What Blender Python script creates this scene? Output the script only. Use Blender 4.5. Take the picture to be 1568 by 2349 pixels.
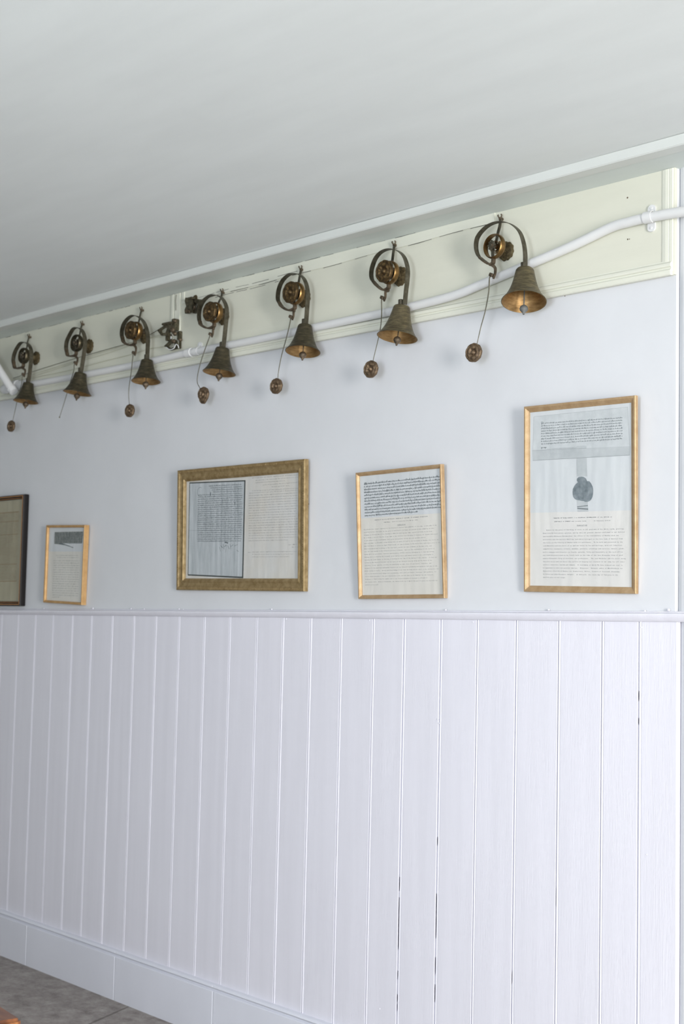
import bpy, bmesh, math, random
from mathutils import Vector, Matrix

for o in list(bpy.data.objects): bpy.data.objects.remove(o)
SC = bpy.context.scene
COL = SC.collection
PI = math.pi

# ------------------------------------------------------------ camera
CAM_Y, CAM_Z = -2.8, 1.2796
YAW, PITCH, ROLL = 0.82026, 0.07801, 0.02216
FOC = 50.0 / 36.0 * 2349.0
_f = Vector((-math.sin(YAW)*math.cos(PITCH), math.cos(YAW)*math.cos(PITCH), math.sin(PITCH)))
_r0 = Vector((math.cos(YAW), math.sin(YAW), 0))
_u0 = _r0.cross(_f)
_r = _r0*math.cos(ROLL) + _u0*math.sin(ROLL)
_u = -_r0*math.sin(ROLL) + _u0*math.cos(ROLL)
cam_data = bpy.data.cameras.new('camera')
cam = bpy.data.objects.new('camera', cam_data); COL.objects.link(cam)
cam.matrix_world = Matrix(((_r.x,_u.x,-_f.x,0),(_r.y,_u.y,-_f.y,CAM_Y),(_r.z,_u.z,-_f.z,CAM_Z),(0,0,0,1)))
cam_data.lens = 50; cam_data.sensor_width = 36; cam_data.sensor_fit = 'AUTO'
cam_data.clip_start = .05; cam_data.clip_end = 100
cam_data.dof.use_dof = True; cam_data.dof.focus_distance = 3.3; cam_data.dof.aperture_fstop = 6.3
SC.camera = cam

def at(px, py, y=0.0):
    """real position, on a plane parallel to the bell wall at depth y, of a point measured in the photo"""
    d = _f + _r*((px-784)/FOC) - _u*((py-1174.5)/FOC)
    t = (y-CAM_Y)/d.y
    return Vector((d.x*t, y, CAM_Z+d.z*t))

# ------------------------------------------------------------ world, light, exposure
W = bpy.data.worlds.new('world'); SC.world = W; W.use_nodes = True
W.node_tree.nodes['Background'].inputs[0].default_value = (.72, .86, .92, 1)
W.node_tree.nodes['Background'].inputs[1].default_value = .3
SC.view_settings.view_transform = 'Standard'; SC.view_settings.look = 'None'
SC.view_settings.gamma = 1; SC.view_settings.exposure = 0.12; SC.view_settings.use_curve_mapping = False

def area(name, loc, target, sx, sy, power, color, spread=150):
    l = bpy.data.lights.new(name, 'AREA'); l.shape = 'RECTANGLE'; l.size = sx; l.size_y = sy
    l.energy = power; l.color = color; l.spread = math.radians(spread)
    o = bpy.data.objects.new(name, l); COL.objects.link(o); o.location = loc
    o.rotation_euler = (Vector(target)-Vector(loc)).to_track_quat('-Z', 'Z').to_euler()
    return o
# daylight entering by the two windows: skylight slanting down, light off the lawn slanting up
LIGHTS = [
 ('sky_by_end_window', (3.22, -2.35, 1.65), (-1, -1.2, .3), 2.5, 1.0, 174, (1, .955, .925)),
 ('lawn_by_end_window', (3.22, -2.35, 1.15), (-1, -1.2, 2.6), 2.5, .9, 96, (.99, .99, .955)),
 ('sky_by_near_window', (-1.0, -3.62, 1.65), (-3.2, 0, .2), 1.1, .8, 23, (.80, .86, 1.1)),
 ('lawn_by_near_window', (-1.0, -3.62, 1.15), (-3.4, -.9, 2.6), 1.1, .8, 19, (.9, 1, .95)),
]
for L_ in LIGHTS: area(*L_)

# ------------------------------------------------------------ materials
def mat(name):
    m = bpy.data.materials.new(name); m.use_nodes = True
    return m, m.node_tree, m.node_tree.nodes['Principled BSDF']
def N(nt, t, **k):
    n = nt.nodes.new(t)
    for a, b in k.items():
        if a in ('loc',): continue
        setattr(n, a, b)
    return n
def coords(nt, scale=(1,1,1)):
    tc = N(nt, 'ShaderNodeTexCoord'); mp = N(nt, 'ShaderNodeMapping'); mp.inputs['Scale'].default_value = scale
    nt.links.new(tc.outputs['Object'], mp.inputs['Vector']); return mp.outputs[0]
def noise(nt, vec, scale, detail=3, rough=.5):
    n = N(nt, 'ShaderNodeTexNoise'); n.inputs['Scale'].default_value = scale
    n.inputs['Detail'].default_value = detail; n.inputs['Roughness'].default_value = rough
    nt.links.new(vec, n.inputs['Vector']); return n.outputs[0]
def ramp(nt, fac, stops):
    r = N(nt, 'ShaderNodeValToRGB'); e = r.color_ramp.elements
    while len(e) < len(stops): e.new(.5)
    for el, (p, c) in zip(e, stops):
        el.position = p; el.color = (*c, 1) if len(c) == 3 else c
    nt.links.new(fac, r.inputs[0]); return r.outputs[0]
def bump(nt, bs, h, strength=.2, dist=.001):
    b = N(nt, 'ShaderNodeBump'); b.inputs['Strength'].default_value = strength; b.inputs['Distance'].default_value = dist
    nt.links.new(h, b.inputs['Height']); nt.links.new(b.outputs[0], bs.inputs['Normal'])

def paint(name, c, rough=.5, c2=None, stretch=(1,1,1), bs=.25, nscale=60, dirt=None):
    m, nt, b = mat(name); v = coords(nt, stretch)
    c2 = c2 or tuple(x*.96 for x in c)
    col = ramp(nt, noise(nt, v, 5, 5), [(.35, c2), (.65, c)])
    if dirt:
        mk = ramp(nt, noise(nt, coords(nt, (3, 3, 9)), 14, 6, .7), [(.66, (0,0,0)), (.72, (1,1,1))])
        mx = N(nt, 'ShaderNodeMixRGB'); nt.links.new(mk, mx.inputs[0]); nt.links.new(col, mx.inputs[1]); mx.inputs[2].default_value = (*dirt, 1)
        col = mx.outputs[0]
    nt.links.new(col, b.inputs['Base Color']); b.inputs['Roughness'].default_value = rough
    b.inputs['Specular IOR Level'].default_value = .35
    bump(nt, b, noise(nt, v, nscale, 4), bs, .0015)
    return m
M_plaster = paint('wall_plaster_paint', (.68, .692, .722), .6, bs=.25, nscale=40)
M_wains = paint('panelling_gloss_paint', (.765, .757, .828), .38, stretch=(6,6,.35), bs=.3, nscale=50)
M_board = paint('cream_gloss_paint', (.68, .68, .585), .42, stretch=(.6,2,4), bs=.22, nscale=30)
M_cream2 = paint('cream_trim_paint', (.73, .735, .645), .42, stretch=(.6,2,4), bs=.3, nscale=40)
M_pipe = paint('white_pipe_paint', (.71, .715, .72), .35, bs=.25, nscale=30)
M_ceil = paint('ceiling_paint', (.73, .76, .755), .7, stretch=(.5,2,1), bs=.3, nscale=14)
M_cornice = paint('cornice_paint', (.66, .685, .665), .5, bs=.2)
M_frieze = paint('frieze_paint', (.64, .69, .67), .6, bs=.2)
M_base = paint('skirting_paint', (.75, .765, .84), .45, stretch=(1,1,.6), bs=.3, nscale=25)
M_other = paint('room_paint', (.66, .70, .68), .7)

def floor_mat():
    m, nt, b = mat('worn_flagstone'); v = coords(nt)
    c = ramp(nt, noise(nt, v, 16, 14, .8), [(.3, (.10,.08,.07)), (.44, (.25,.22,.20)), (.56, (.36,.325,.30)), (.72, (.52,.50,.48))])
    br = N(nt, 'ShaderNodeTexBrick'); br.inputs['Scale'].default_value = 1
    br.inputs['Mortar Size'].default_value = .005; br.inputs['Brick Width'].default_value = 1.1; br.inputs['Row Height'].default_value = 2.0
    br.inputs['Color1'].default_value = (1,1,1,1); br.inputs['Color2'].default_value = (.92,.92,.92,1); br.inputs['Mortar'].default_value = (.45,.43,.4,1)
    mp = N(nt, 'ShaderNodeMapping'); mp.inputs['Location'].default_value = (-.197, .0, 0); mp.inputs['Rotation'].default_value = (0, 0, -.398)
    tc = N(nt, 'ShaderNodeTexCoord'); nt.links.new(tc.outputs['Object'], mp.inputs[0]); nt.links.new(mp.outputs[0], br.inputs['Vector'])
    mx = N(nt, 'ShaderNodeMixRGB', blend_type='MULTIPLY'); mx.inputs[0].default_value = 1
    nt.links.new(c, mx.inputs[1]); nt.links.new(br.outputs[0], mx.inputs[2])
    nt.links.new(mx.outputs[0], b.inputs['Base Color']); b.inputs['Roughness'].default_value = .5
    bump(nt, b, noise(nt, v, 25, 8, .6), .5, .004); return m
M_floor = floor_mat()

def metal(name, stops, rough=.4, metallic=1.0, scale=60, bs=.35, stretch=(1,1,1)):
    m, nt, b = mat(name); v = coords(nt, stretch); n = noise(nt, v, scale, 6, .65)
    nt.links.new(ramp(nt, n, stops), b.inputs['Base Color'])
    b.inputs['Metallic'].default_value = metallic
    rr = N(nt, 'ShaderNodeMapRange'); rr.inputs[3].default_value = rough+.12; rr.inputs[4].default_value = rough-.08
    nt.links.new(n, rr.inputs[0]); nt.links.new(rr.outputs[0], b.inputs['Roughness'])
    bump(nt, b, noise(nt, v, scale*4, 4), bs, .0006); return m
M_bell = metal('tarnished_bell_brass', [(.3,(.085,.072,.045)),(.5,(.16,.135,.085)),(.68,(.25,.20,.11)),(.8,(.38,.38,.34))], .42, .85, 45, .3, (1,1,5))
M_bell_d = metal('dark_tarnished_bell_brass', [(.3,(.05,.045,.03)),(.55,(.10,.085,.055)),(.8,(.20,.17,.10))], .42, .85, 45, .3, (1,1,5))
M_bellin = metal('bare_brass_inside_bell', [(.3,(.20,.115,.045)),(.7,(.42,.27,.12))], .5, .85, 40, .2, (1,1,5))
M_strip = metal('dull_spring_steel', [(.3,(.06,.053,.036)),(.7,(.155,.14,.105))], .48, .8, 60, .3)
M_coil = metal('rubbed_brass', [(.3,(.11,.07,.03)),(.6,(.30,.18,.07)),(.8,(.50,.33,.14))], .36, .95, 40, .25)
M_ros = metal('embossed_dark_brass', [(.3,(.04,.028,.016)),(.55,(.12,.078,.036)),(.75,(.34,.22,.09))], .5, .85, 120, .6)
M_weight = metal('brown_embossed_weight', [(.3,(.07,.05,.035)),(.55,(.19,.13,.08)),(.78,(.36,.27,.17))], .45, .7, 130, .7)
M_iron = metal('brown_worn_iron', [(.3,(.05,.038,.025)),(.6,(.16,.12,.08)),(.8,(.30,.22,.15))], .5, .6, 70, .5)
M_crank = metal('grimy_crank_brass', [(.3,(.03,.025,.015)),(.52,(.09,.08,.05)),(.7,(.20,.17,.11)),(.8,(.55,.55,.5))], .5, .5, 90, .6)
M_plate = metal('crusty_mount_plate', [(.3,(.035,.025,.012)),(.55,(.11,.08,.035)),(.75,(.22,.21,.12))], .6, .4, 160, .8)
M_gold = metal('gilt_moulding', [(.3,(.44,.29,.15)),(.7,(.60,.43,.26))], .55, .55, 30, .15)
M_gold2 = metal('antique_gilt_moulding', [(.3,(.25,.17,.07)),(.7,(.46,.34,.18))], .52, .6, 60, .4)
M_amber = metal('honey_gilt_moulding', [(.3,(.48,.28,.11)),(.7,(.62,.39,.18))], .5, .4, 30, .15)
M_wire = metal('greenish_iron_wire', [(.3,(.10,.10,.07)),(.7,(.24,.22,.17))], .55, .5, 60, .3)

def simple(name, c, rough=.6, metallic=0, spec=.5):
    m, nt, b = mat(name); v = coords(nt)
    nt.links.new(ramp(nt, noise(nt, v, 30, 4), [(.3, tuple(x*.85 for x in c)), (.7, c)]), b.inputs['Base Color'])
    b.inputs['Roughness'].default_value = rough; b.inputs['Metallic'].default_value = metallic; b.inputs['Specular IOR Level'].default_value = spec; return m
M_black = simple('black_lacquer', (.014,.012,.012), .45, 0, .22)
M_copper = simple('copper_gilt_line', (.50,.24,.09), .4, .6)
M_dark = simple('dark_gap', (.03,.03,.025), .9)
M_ink = simple('faded_type_ink', (.15,.165,.185), .8)
M_ink2 = simple('script_ink', (.15,.18,.195), .8)
M_inkg = simple('photocopied_script_ink', (.24,.27,.285), .8)
M_ink3 = simple('brown_script_ink', (.30,.22,.12), .8)
M_border = simple('photocopy_black_edge', (.05,.06,.06), .7)

def paper(name, c, c2, scale=20, wr=.5, streak=False):
    m, nt, b = mat(name); v = coords(nt, (9,1,1) if streak else (1,1,1))
    nt.links.new(ramp(nt, noise(nt, v, scale, 6, .6), [(.3, c2), (.7, c)]), b.inputs['Base Color'])
    b.inputs['Roughness'].default_value = .75
    bump(nt, b, noise(nt, coords(nt, (2.5,1,.5)), 7, 2), wr, .01); return m
M_pcream = paper('typing_paper', (.74,.725,.71), (.70,.685,.665), 9)
M_pbeige = paper('yellowed_paper', (.74,.72,.68), (.70,.675,.63), 9)
M_pstain = paper('stained_typing_paper', (.67,.67,.67), (.65,.61,.55), 6)
M_pblue = paper('bluish_photo_paper', (.67,.69,.71), (.635,.66,.69), 8)
M_pgrey = paper('mottled_photocopy', (.50,.54,.55), (.36,.40,.41), 26)
M_pgrey2 = paper('streaked_grey_photocopy', (.58,.61,.64), (.42,.455,.48), 8, .4, True)
M_parch = paper('photocopied_parchment', (.645,.67,.69), (.53,.56,.58), 24)
M_fold = paper('photocopied_parchment_fold', (.56,.585,.605), (.45,.48,.50), 24)
M_seal = paper('photocopied_wax_seal', (.30,.34,.37), (.13,.16,.18), 60)
M_pdark = paper('dark_block_photocopy', (.46,.48,.47), (.06,.07,.06), 45, .5, True)
M_brownp = paper('olive_brown_parchment', (.45,.42,.31), (.38,.34,.24), 10)

def glass_mat():
    m, nt, b = mat('picture_glass'); nt.nodes.remove(b)
    out = nt.nodes['Material Output']; t = N(nt, 'ShaderNodeBsdfTransparent'); g = N(nt, 'ShaderNodeBsdfGlossy')
    t.inputs[0].default_value = (.985,.987,.985,1)
    g.inputs['Roughness'].default_value = .02; fr = N(nt, 'ShaderNodeFresnel'); fr.inputs[0].default_value = 1.4
    ge = N(nt, 'ShaderNodeNewGeometry'); sb = N(nt, 'ShaderNodeMath', operation='SUBTRACT'); sb.inputs[0].default_value = 1; nt.links.new(ge.outputs['Backfacing'], sb.inputs[1])
    ml = N(nt, 'ShaderNodeMath', operation='MULTIPLY'); nt.links.new(fr.outputs[0], ml.inputs[0]); nt.links.new(sb.outputs[0], ml.inputs[1])
    mx = N(nt, 'ShaderNodeMixShader'); nt.links.new(ml.outputs[0], mx.inputs[0])
    nt.links.new(t.outputs[0], mx.inputs[1]); nt.links.new(g.outputs[0], mx.inputs[2]); nt.links.new(mx.outputs[0], out.inputs[0])
    return m
M_glass = glass_mat()

def wood_mat():
    m, nt, b = mat('polished_orange_wood'); v = coords(nt, (1,8,8))
    nt.links.new(ramp(nt, noise(nt, v, 7, 5), [(.3,(.09,.03,.014)),(.6,(.22,.08,.028)),(.8,(.36,.15,.045))]), b.inputs['Base Color'])
    b.inputs['Roughness'].default_value = .28; return m
M_wood = wood_mat()

# ------------------------------------------------------------ mesh helpers
def build(name, bm, m, parent=None, smooth=False, kind=None):
    me = bpy.data.meshes.new(name)
    bmesh.ops.recalc_face_normals(bm, faces=bm.faces)
    if smooth:
        for f in bm.faces: f.smooth = True
    bm.to_mesh(me); bm.free(); me.materials.append(m)
    o = bpy.data.objects.new(name, me); COL.objects.link(o)
    if parent is not None:
        o.parent = parent
        o.matrix_parent_inverse = parent.matrix_basis.inverted()
    if kind: o['kind'] = kind
    if smooth:
        md = o.modifiers.new('es', 'EDGE_SPLIT'); md.split_angle = math.radians(42)
    return o
def thing(name, label, cat, loc, group=None):
    o = bpy.data.objects.new(name, None); COL.objects.link(o); o.location = loc
    o.empty_display_size = .03
    o['label'] = label; o['category'] = cat
    if group: o['group'] = group
    return o
def tag(o, label, cat, group=None):
    o['label'] = label; o['category'] = cat
    if group: o['group'] = group
    return o

def box(bm, x0, x1, y0, y1, z0, z1, M=None):
    vs = [bm.verts.new((x, y, z)) for x in (x0, x1) for y in (y0, y1) for z in (z0, z1)]
    for f in ((0,1,3,2),(4,6,7,5),(0,4,5,1),(2,3,7,6),(0,2,6,4),(1,5,7,3)): bm.faces.new([vs[i] for i in f])
    if M is not None:
        for v in vs: v.co = M @ v.co
    return vs
def smooth_path(pts, n=6):
    P = [Vector(p) for p in pts]; P = [P[0]*2-P[1]] + P + [P[-1]*2-P[-2]]; out = []
    for i in range(1, len(P)-2):
        for k in range(n):
            t = k/n; a, b, c, d = P[i-1], P[i], P[i+1], P[i+2]
            out.append(.5*((2*b)+(-a+c)*t+(2*a-5*b+4*c-d)*t*t+(-a+3*b-3*c+d)*t**3))
    out.append(P[-2]); return out
def sweep(bm, path, prof, ref=Vector((0,1,0)), closed=False, scale=None):
    """sweep a closed 2D profile [(a,b)] along path; a runs along the in-plane normal, b along ref"""
    rings = []
    n = len(path)
    for i, p in enumerate(path):
        if closed: t = path[(i+1) % n] - path[i-1]
        else: t = path[min(i+1, n-1)] - path[max(i-1, 0)]
        t.normalize(); b = (ref - t*ref.dot(t)); b.normalize(); a = b.cross(t)
        s = scale(i/(n-1)) if scale else 1
        rings.append([bm.verts.new(p + a*u*s + b*v*s) for u, v in prof])
    m = len(prof)
    for i in range(n if closed else n-1):
        A, B = rings[i], rings[(i+1) % n]
        for j in range(m): bm.faces.new((A[j], A[(j+1) % m], B[(j+1) % m], B[j]))
    if not closed:
        bm.faces.new(rings[0]); bm.faces.new(rings[-1][::-1])
def circ(r, n=12, rx=None): return [(r*math.cos(2*PI*i/n), (rx or r)*math.sin(2*PI*i/n)) for i in range(n)]
def rect(a, b, c=0):
    a /= 2; b /= 2
    return [(-a,-b),(a,-b),(a,b),(-a,b)]
def lathe(bm, prof, org, axis, n=40, mod=None, x_ref=None, close=False):
    """revolve [(r,h)] about axis through org; mod(theta, r, h) -> (r, h)"""
    ax = Vector(axis).normalized(); xr = Vector(x_ref) if x_ref else (Vector((0,0,1)) if abs(ax.z) < .9 else Vector((1,0,0)))
    X = (xr - ax*xr.dot(ax)).normalized(); Y = ax.cross(X); org = Vector(org); rings = []
    for r, h in prof:
        ring = []
        if r < 1e-7 and mod is None: ring = [bm.verts.new(org+ax*h)]*n
        else:
            for i in range(n):
                th = 2*PI*i/n; rr, hh = mod(th, r, h) if mod else (r, h)
                ring.append(bm.verts.new(org + ax*hh + (X*math.cos(th)+Y*math.sin(th))*max(rr, 1e-5)))
        rings.append(ring)
    pairs = list(zip(rings[:-1], rings[1:]))
    if close: pairs.append((rings[-1], rings[0]))
    for A, B in pairs:
        for i in range(n):
            q = [A[i], A[(i+1) % n], B[(i+1) % n], B[i]]
            u = []
            for v in q:
                if v not in u: u.append(v)
            if len(u) >= 3: bm.faces.new(u)
def extrude_x(bm, prof, xs, zf, yf=None):
    """mouldings along x: closed profile [(y,z)] placed at each x with z offset zf(x)"""
    rings = [[bm.verts.new((x, y+(yf(x) if yf else 0), z+zf(x))) for y, z in prof] for x in xs]; m = len(prof)
    for A, B in zip(rings[:-1], rings[1:]):
        for j in range(m): bm.faces.new((A[j], A[(j+1) % m], B[(j+1) % m], B[j]))
    bm.faces.new(rings[0]); bm.faces.new(rings[-1][::-1])
def frange(a, b, n): return [a+(b-a)*i/n for i in range(n+1)]

# ------------------------------------------------------------ the room
XL, XR, YN = -8.0, 3.27, -3.7
XC, XP = -1.8705, -1.8635                       # where the panelled wall ends and the recessed strip begins
Z_CEIL = 2.3924; Z_SOF = 2.367
z_btop = lambda x: 2.3633-.0015*x
z_bbot = lambda x: 2.1015-.0037*x
z_dtop = lambda x: 1.3334+.0056*x
z_dbot = lambda x: 1.3079+.0048*x
def z_base(x):  return CAM_Z+(.1047-.0144*max(x,-6)-CAM_Z)/1.0072
def z_floor(x): return CAM_Z+(-.0636-.0155*max(x,-6)-CAM_Z)/1.0086

rnd = random.Random(4)
bm = bmesh.new()          # plaster of the bell wall, slightly uneven at its right edge
box(bm, XL, XC, 0, .12, 1.295, Z_CEIL+.1)
bmesh.ops.bevel(bm, geom=[e for e in bm.edges if all(abs(v.co.x-XC)<1e-5 and v.co.y<.01 for v in e.verts)], offset=.002, segments=1, affect='EDGES')
box(bm, XL, XC, .022, .12, -.2, 1.295)
build('wall_back', bm, M_plaster, kind='structure')
bm = bmesh.new()            # next stretch of wall: a tight crevice, then a face that swells back out to flush
for xo, za, zb_ in ((XC, 1.30, Z_CEIL+.05), (XP, -.2, 1.30)):
    pr = [(xo-.001,.013),(xo+.0012,.012),(xo+.0030,.0085),(xo+.0065,.006),(xo+.013,.0035),(xo+.024,.002),(XR+.05,.002),(XR+.05,.11),(xo-.001,.11)]
    A = [bm.verts.new((a, b, za)) for a, b in pr]; Bq = [bm.verts.new((a, b, zb_)) for a, b in pr]
    for j in range(len(pr)): bm.faces.new((A[j], A[(j+1) % len(pr)], Bq[(j+1) % len(pr)], Bq[j]))
    bm.faces.new(A); bm.faces.new(Bq[::-1])
build('wall_back_right', bm, M_plaster, kind='structure')

bm = bmesh.new(); xs = [XL, -6, XR]
top = [[bm.verts.new((x, y, z_floor(x))) for y in (0, YN)] for x in xs]; bot = [[bm.verts.new((x, y, -.3)) for y in (0, YN)] for x in xs]
for i in range(2):
    bm.faces.new((top[i][0], top[i+1][0], top[i+1][1], top[i][1])); bm.faces.new((bot[i][0], bot[i+1][0], bot[i+1][1], bot[i][1]))
fl = build('floor', bm, M_floor, kind='structure')
bm = bmesh.new(); box(bm, XL, XR, YN, .12, Z_CEIL, Z_CEIL+.1); build('ceiling', bm, M_ceil, kind='structure')
bm = bmesh.new(); box(bm, XL-.1, XL, YN, .12, -.2, Z_CEIL+.1); build('wall_left', bm, M_other, kind='structure')

def wall_with_holes(name, horiz, fixed, a0, a1, z0, z1, holes, th, m):
    bm = bmesh.new(); cuts = sorted(set([a0, a1]+[h[0] for h in holes]+[h[1] for h in holes]))
    for p, q in zip(cuts[:-1], cuts[1:]):
        h = [h for h in holes if h[0] <= p and q <= h[1]]
        segs = [(z0, h[0][2]), (h[0][3], z1)] if h else [(z0, z1)]
        for s, e in segs:
            if horiz: box(bm, p, q, fixed-th, fixed, s, e)
            else: box(bm, fixed, fixed+th, p, q, s, e)
    return build(name, bm, m, kind='structure')
wall_with_holes('wall_front', True, YN, XL, XR, -.3, Z_CEIL+.1, [(-1.6, -.4, .7, 2.1)], .15, M_other)
wall_with_holes('wall_right', False, XR, YN, .12, -.3, Z_CEIL+.1, [(-3.6, -1.05, .65, 2.2)], .15, M_other)
def window(name, horiz, fixed, a0, a1, z0, z1):
    bm = bmesh.new(); s = .05; am = (a0+a1)/2; zm = (z0+z1)/2
    for p, q, u, v in ((a0,a0+s,z0,z1),(a1-s,a1,z0,z1),(a0,a1,z0,z0+s),(a0,a1,z1-s,z1),(am-.015,am+.015,z0,z1),(a0,a1,zm-.02,zm+.02)):
        if horiz: box(bm, p, q, fixed-.12, fixed-.08, u, v)
        else: box(bm, fixed+.08, fixed+.12, p, q, u, v)
    w_ = build(name, bm, M_cream2, kind='structure')
    bm = bmesh.new()
    if horiz: box(bm, a0, a1, fixed-.102, fixed-.098, z0, z1)
    else: box(bm, fixed+.098, fixed+.102, a0, a1, z0, z1)
    build('window_glass', bm, M_glass, w_)
window('window_1', False, XR, -3.6, -1.05, .65, 2.2)
window('window_2', True, YN, -1.6, -.4, .7, 2.1)

# frieze and cornice under the ceiling
bm = bmesh.new()
rings = []
for x in frange(XL, XR-.01, 60):
    w = .0005*math.sin(x*2.7)
    rings.append([bm.verts.new((x, y, z)) for y, z in ((.02, z_btop(x)), (-.0105, z_btop(x)-.0005), (-.045, z_btop(x)*.6+2.3700*.4+.0008), (-.0897, 2.3700+w), (-.0897, Z_CEIL-.001), (.02, Z_CEIL-.001))])
for A, Bq in zip(rings[:-1], rings[1:]):
    for j in range(6): bm.faces.new((A[j], A[(j+1) % 6], Bq[(j+1) % 6], Bq[j]))
bm.faces.new(rings[0]); bm.faces.new(rings[-1][::-1])
build('trim_1', bm, M_frieze, kind='structure')
bm = bmesh.new()
extrude_x(bm, [(-.088, Z_CEIL), (-.088, 2.3695), (-.091, Z_SOF+.0005), (-.129, Z_SOF), (-.1325, Z_SOF+.0025), (-.1325, Z_CEIL-.001), (-.130, Z_CEIL)],
          frange(XL, XR-.01, 80), lambda x: -.0004*(x+3)+.0006*math.sin(x*2.3)+.0004*math.sin(x*5.1))
build('trim_2', bm, M_cornice, kind='structure')

# tongue and groove panelling, one continuous skin with a V joint and bead at every board edge
joints = [-4.902,-4.780,-4.658,-4.535,-4.406,-4.282,-4.153,-4.022,-3.896,-3.767,-3.632,-3.502,-3.37,-3.248,-3.123,-2.992,-2.86,-2.738,-2.601,-2.473,-2.341,-2.206,-2.075,-1.968]
joints = [-4.902,-4.782]+joints[2:]
jx = joints[0]
while jx > -7.8: jx -= .127; joints.insert(0, jx)
YF = -.003
NR = 150
rj = random.Random(11)
prof = [(XL, YF, 0)]
for k, j in enumerate(joints):
    off = rj.uniform(-.0006, .0006)
    j += .001; g = {-2.601: .0024, -2.738: .0028, -1.968: .0012, -2.341: .0010}.get(round(j-.001, 3), 0)
    prof += [(j-.0046-g, YF, 0), (j-.0038-g, YF+.0006, 0), (j-.0034-g, YF+.0026, 0), (j-.0034-g, .014, 1+k), (j-.0014, .014, 101+k), (j-.0014, YF+.0020, 0),
             (j-.0006, YF+.0004, 0), (j+.0008, YF-.0007, 0), (j+.0028, YF-.0003, 0), (j+.0044, YF+.0008, 0), (j+.0050, YF+.0022, 0), (j+.0060, YF+.0022, 0), (j+.0062, YF+off, 0)]
prof += [(XP-.0025, YF, 0), (XP-.0003, YF+.002, 0), (XP, .012, 0)]
wide = {}
for k, j in enumerate(joints):
    wide[k] = {-2.601: 1.1, -2.738: 1.3, -1.968: .9, -2.341: .6, -3.37: .7, -4.282: .6, -2.206: .3, -3.502: .5, -2.992: .5}.get(j, -1)
bm = bmesh.new(); rows = []; opens = []
for i in range(NR+1):
    t = i/NR; row = []; op = set()
    for q, (x, y, c) in enumerate(prof):
        yy = y
        if c:
            k = (c-1) % 100; g = math.sin(t*37+k*5.1)+math.sin(t*91+k*2.3)+math.sin(t*17+k)
            # paint bridges most of each joint; here and there it has opened into a dark gap
            lo, hi = {-2.601: (0, .5), -2.738: (0, .42), -1.968: (.80, .97), -2.341: (.2, .45)}.get(joints[k], (.3, .6))
            open_ = g*.5 > (1.3-wide[k]) and lo <= t <= hi and rj.random() > .12
            yy = .013 if open_ else YF+.0040
            if open_: x = x-.0075 if c < 100 else x+.0004; op.add(q)
        zb = z_base(x)-.02; zt = z_dbot(x)+.004
        row.append(bm.verts.new((x, yy, zb+(zt-zb)*t)))
    rows.append(row); opens.append(op)
for i in range(NR):
    a, b = rows[i], rows[i+1]
    for q in range(len(prof)-1):
        if q in opens[i] and q+1 in opens[i] and q in opens[i+1]: continue      # the joint stands open: the shade-coloured backing sheet shows
        bm.faces.new((a[q], a[q+1], b[q+1], b[q]))
wp = build('trim_3', bm, M_wains, kind='structure')
bm = bmesh.new(); box(bm, XL, XP-.02, .0155, .020, .05, 1.29); build('trim_16', bm, simple('joint_shade_backing', (.34,.32,.40), .9), kind='structure')  # added backing sheet, its purple-grey colour stands in for shade inside open joints

# small dents, knots and drips in the paint of the boards
bm = bmesh.new()
for px, py, s in ((1003,1651,3.2),(1006,1660,2.2),(846,1424,2.5),(1084,1428,2.5),(553,1419,3),(655,1421,3),(108,2124,3),(130,1900,1.5),(1482,1961,1.6),(870,2315,2.4),(1470,1440,2)):
    p = at(px, py, YF); 
    lathe(bm, [(0,.0009),(.6,.0007),(1,0),(1,-.002)], p, (0,-1,0), 10, mod=lambda th,r,h,s=s: (r*s*.001*(1.1+.5*math.cos(th)), h))
build('trim_4', bm, M_wains, kind='structure', smooth=True)

# dado rail: thin fillet on top of a rounded rail
bm = bmesh.new()
arc = [(-.004-(.006+.009*(.5-.5*math.cos(a)))*math.sin(a)**.5, .5-.5*math.cos(a)) for a in frange(.12, PI-.1, 14)]
def dado_ring(x):
    zb, zt = z_dbot(x), z_dtop(x)-.0035; h = zt-zb
    ys = [(.011, zb), (-.004, zb)] + [(y, zb+h*t) for y, t in arc] + [(-.006, zt), (-.008, zt+.0006), (-.008, zt+.0028), (-.0055, zt+.004), (.011, zt+.0045)]
    return [(y, z) for y, z in ys]
rings = []
for x in frange(XL, XR-.02, 160):
    w = .0004*math.sin(x*9)+.0003*math.sin(x*23+1)
    rings.append([bm.verts.new((x, y+w, z+w*.5)) for y, z in dado_ring(x)])
mm = len(rings[0])
for A, B in zip(rings[:-1], rings[1:]):
    for j in range(mm): bm.faces.new((A[j], A[(j+1) % mm], B[(j+1) % mm], B[j]))
bm.faces.new(rings[0]); bm.faces.new(rings[-1][::-1])
build('trim_5', bm, M_wains, kind='structure', smooth=True)
# paint lumps along the top of the rail
bm = bmesh.new()
for px, py, s in ((212,1396,5),(1021,1399,3),(1257,1399,3),(1478,1401,2.2),(1532,1399,4),(300,1396,3),(330,1397,3),(285,1398,3),(622,1397.5,3),(410,1397,3),(420,1398,2.2),(100,1395.5,2.5)):
    p = at(px, py, -.006)
    lathe(bm, [(0,.0012),(.7,.0009),(1,0),(1,-.002)], p, (0,-1,0), 10, mod=lambda th,r,h,s=s: (r*s*.0007*(1+.5*abs(math.sin(th))), h))
build('trim_6', bm, M_wains, kind='structure', smooth=True)

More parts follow.
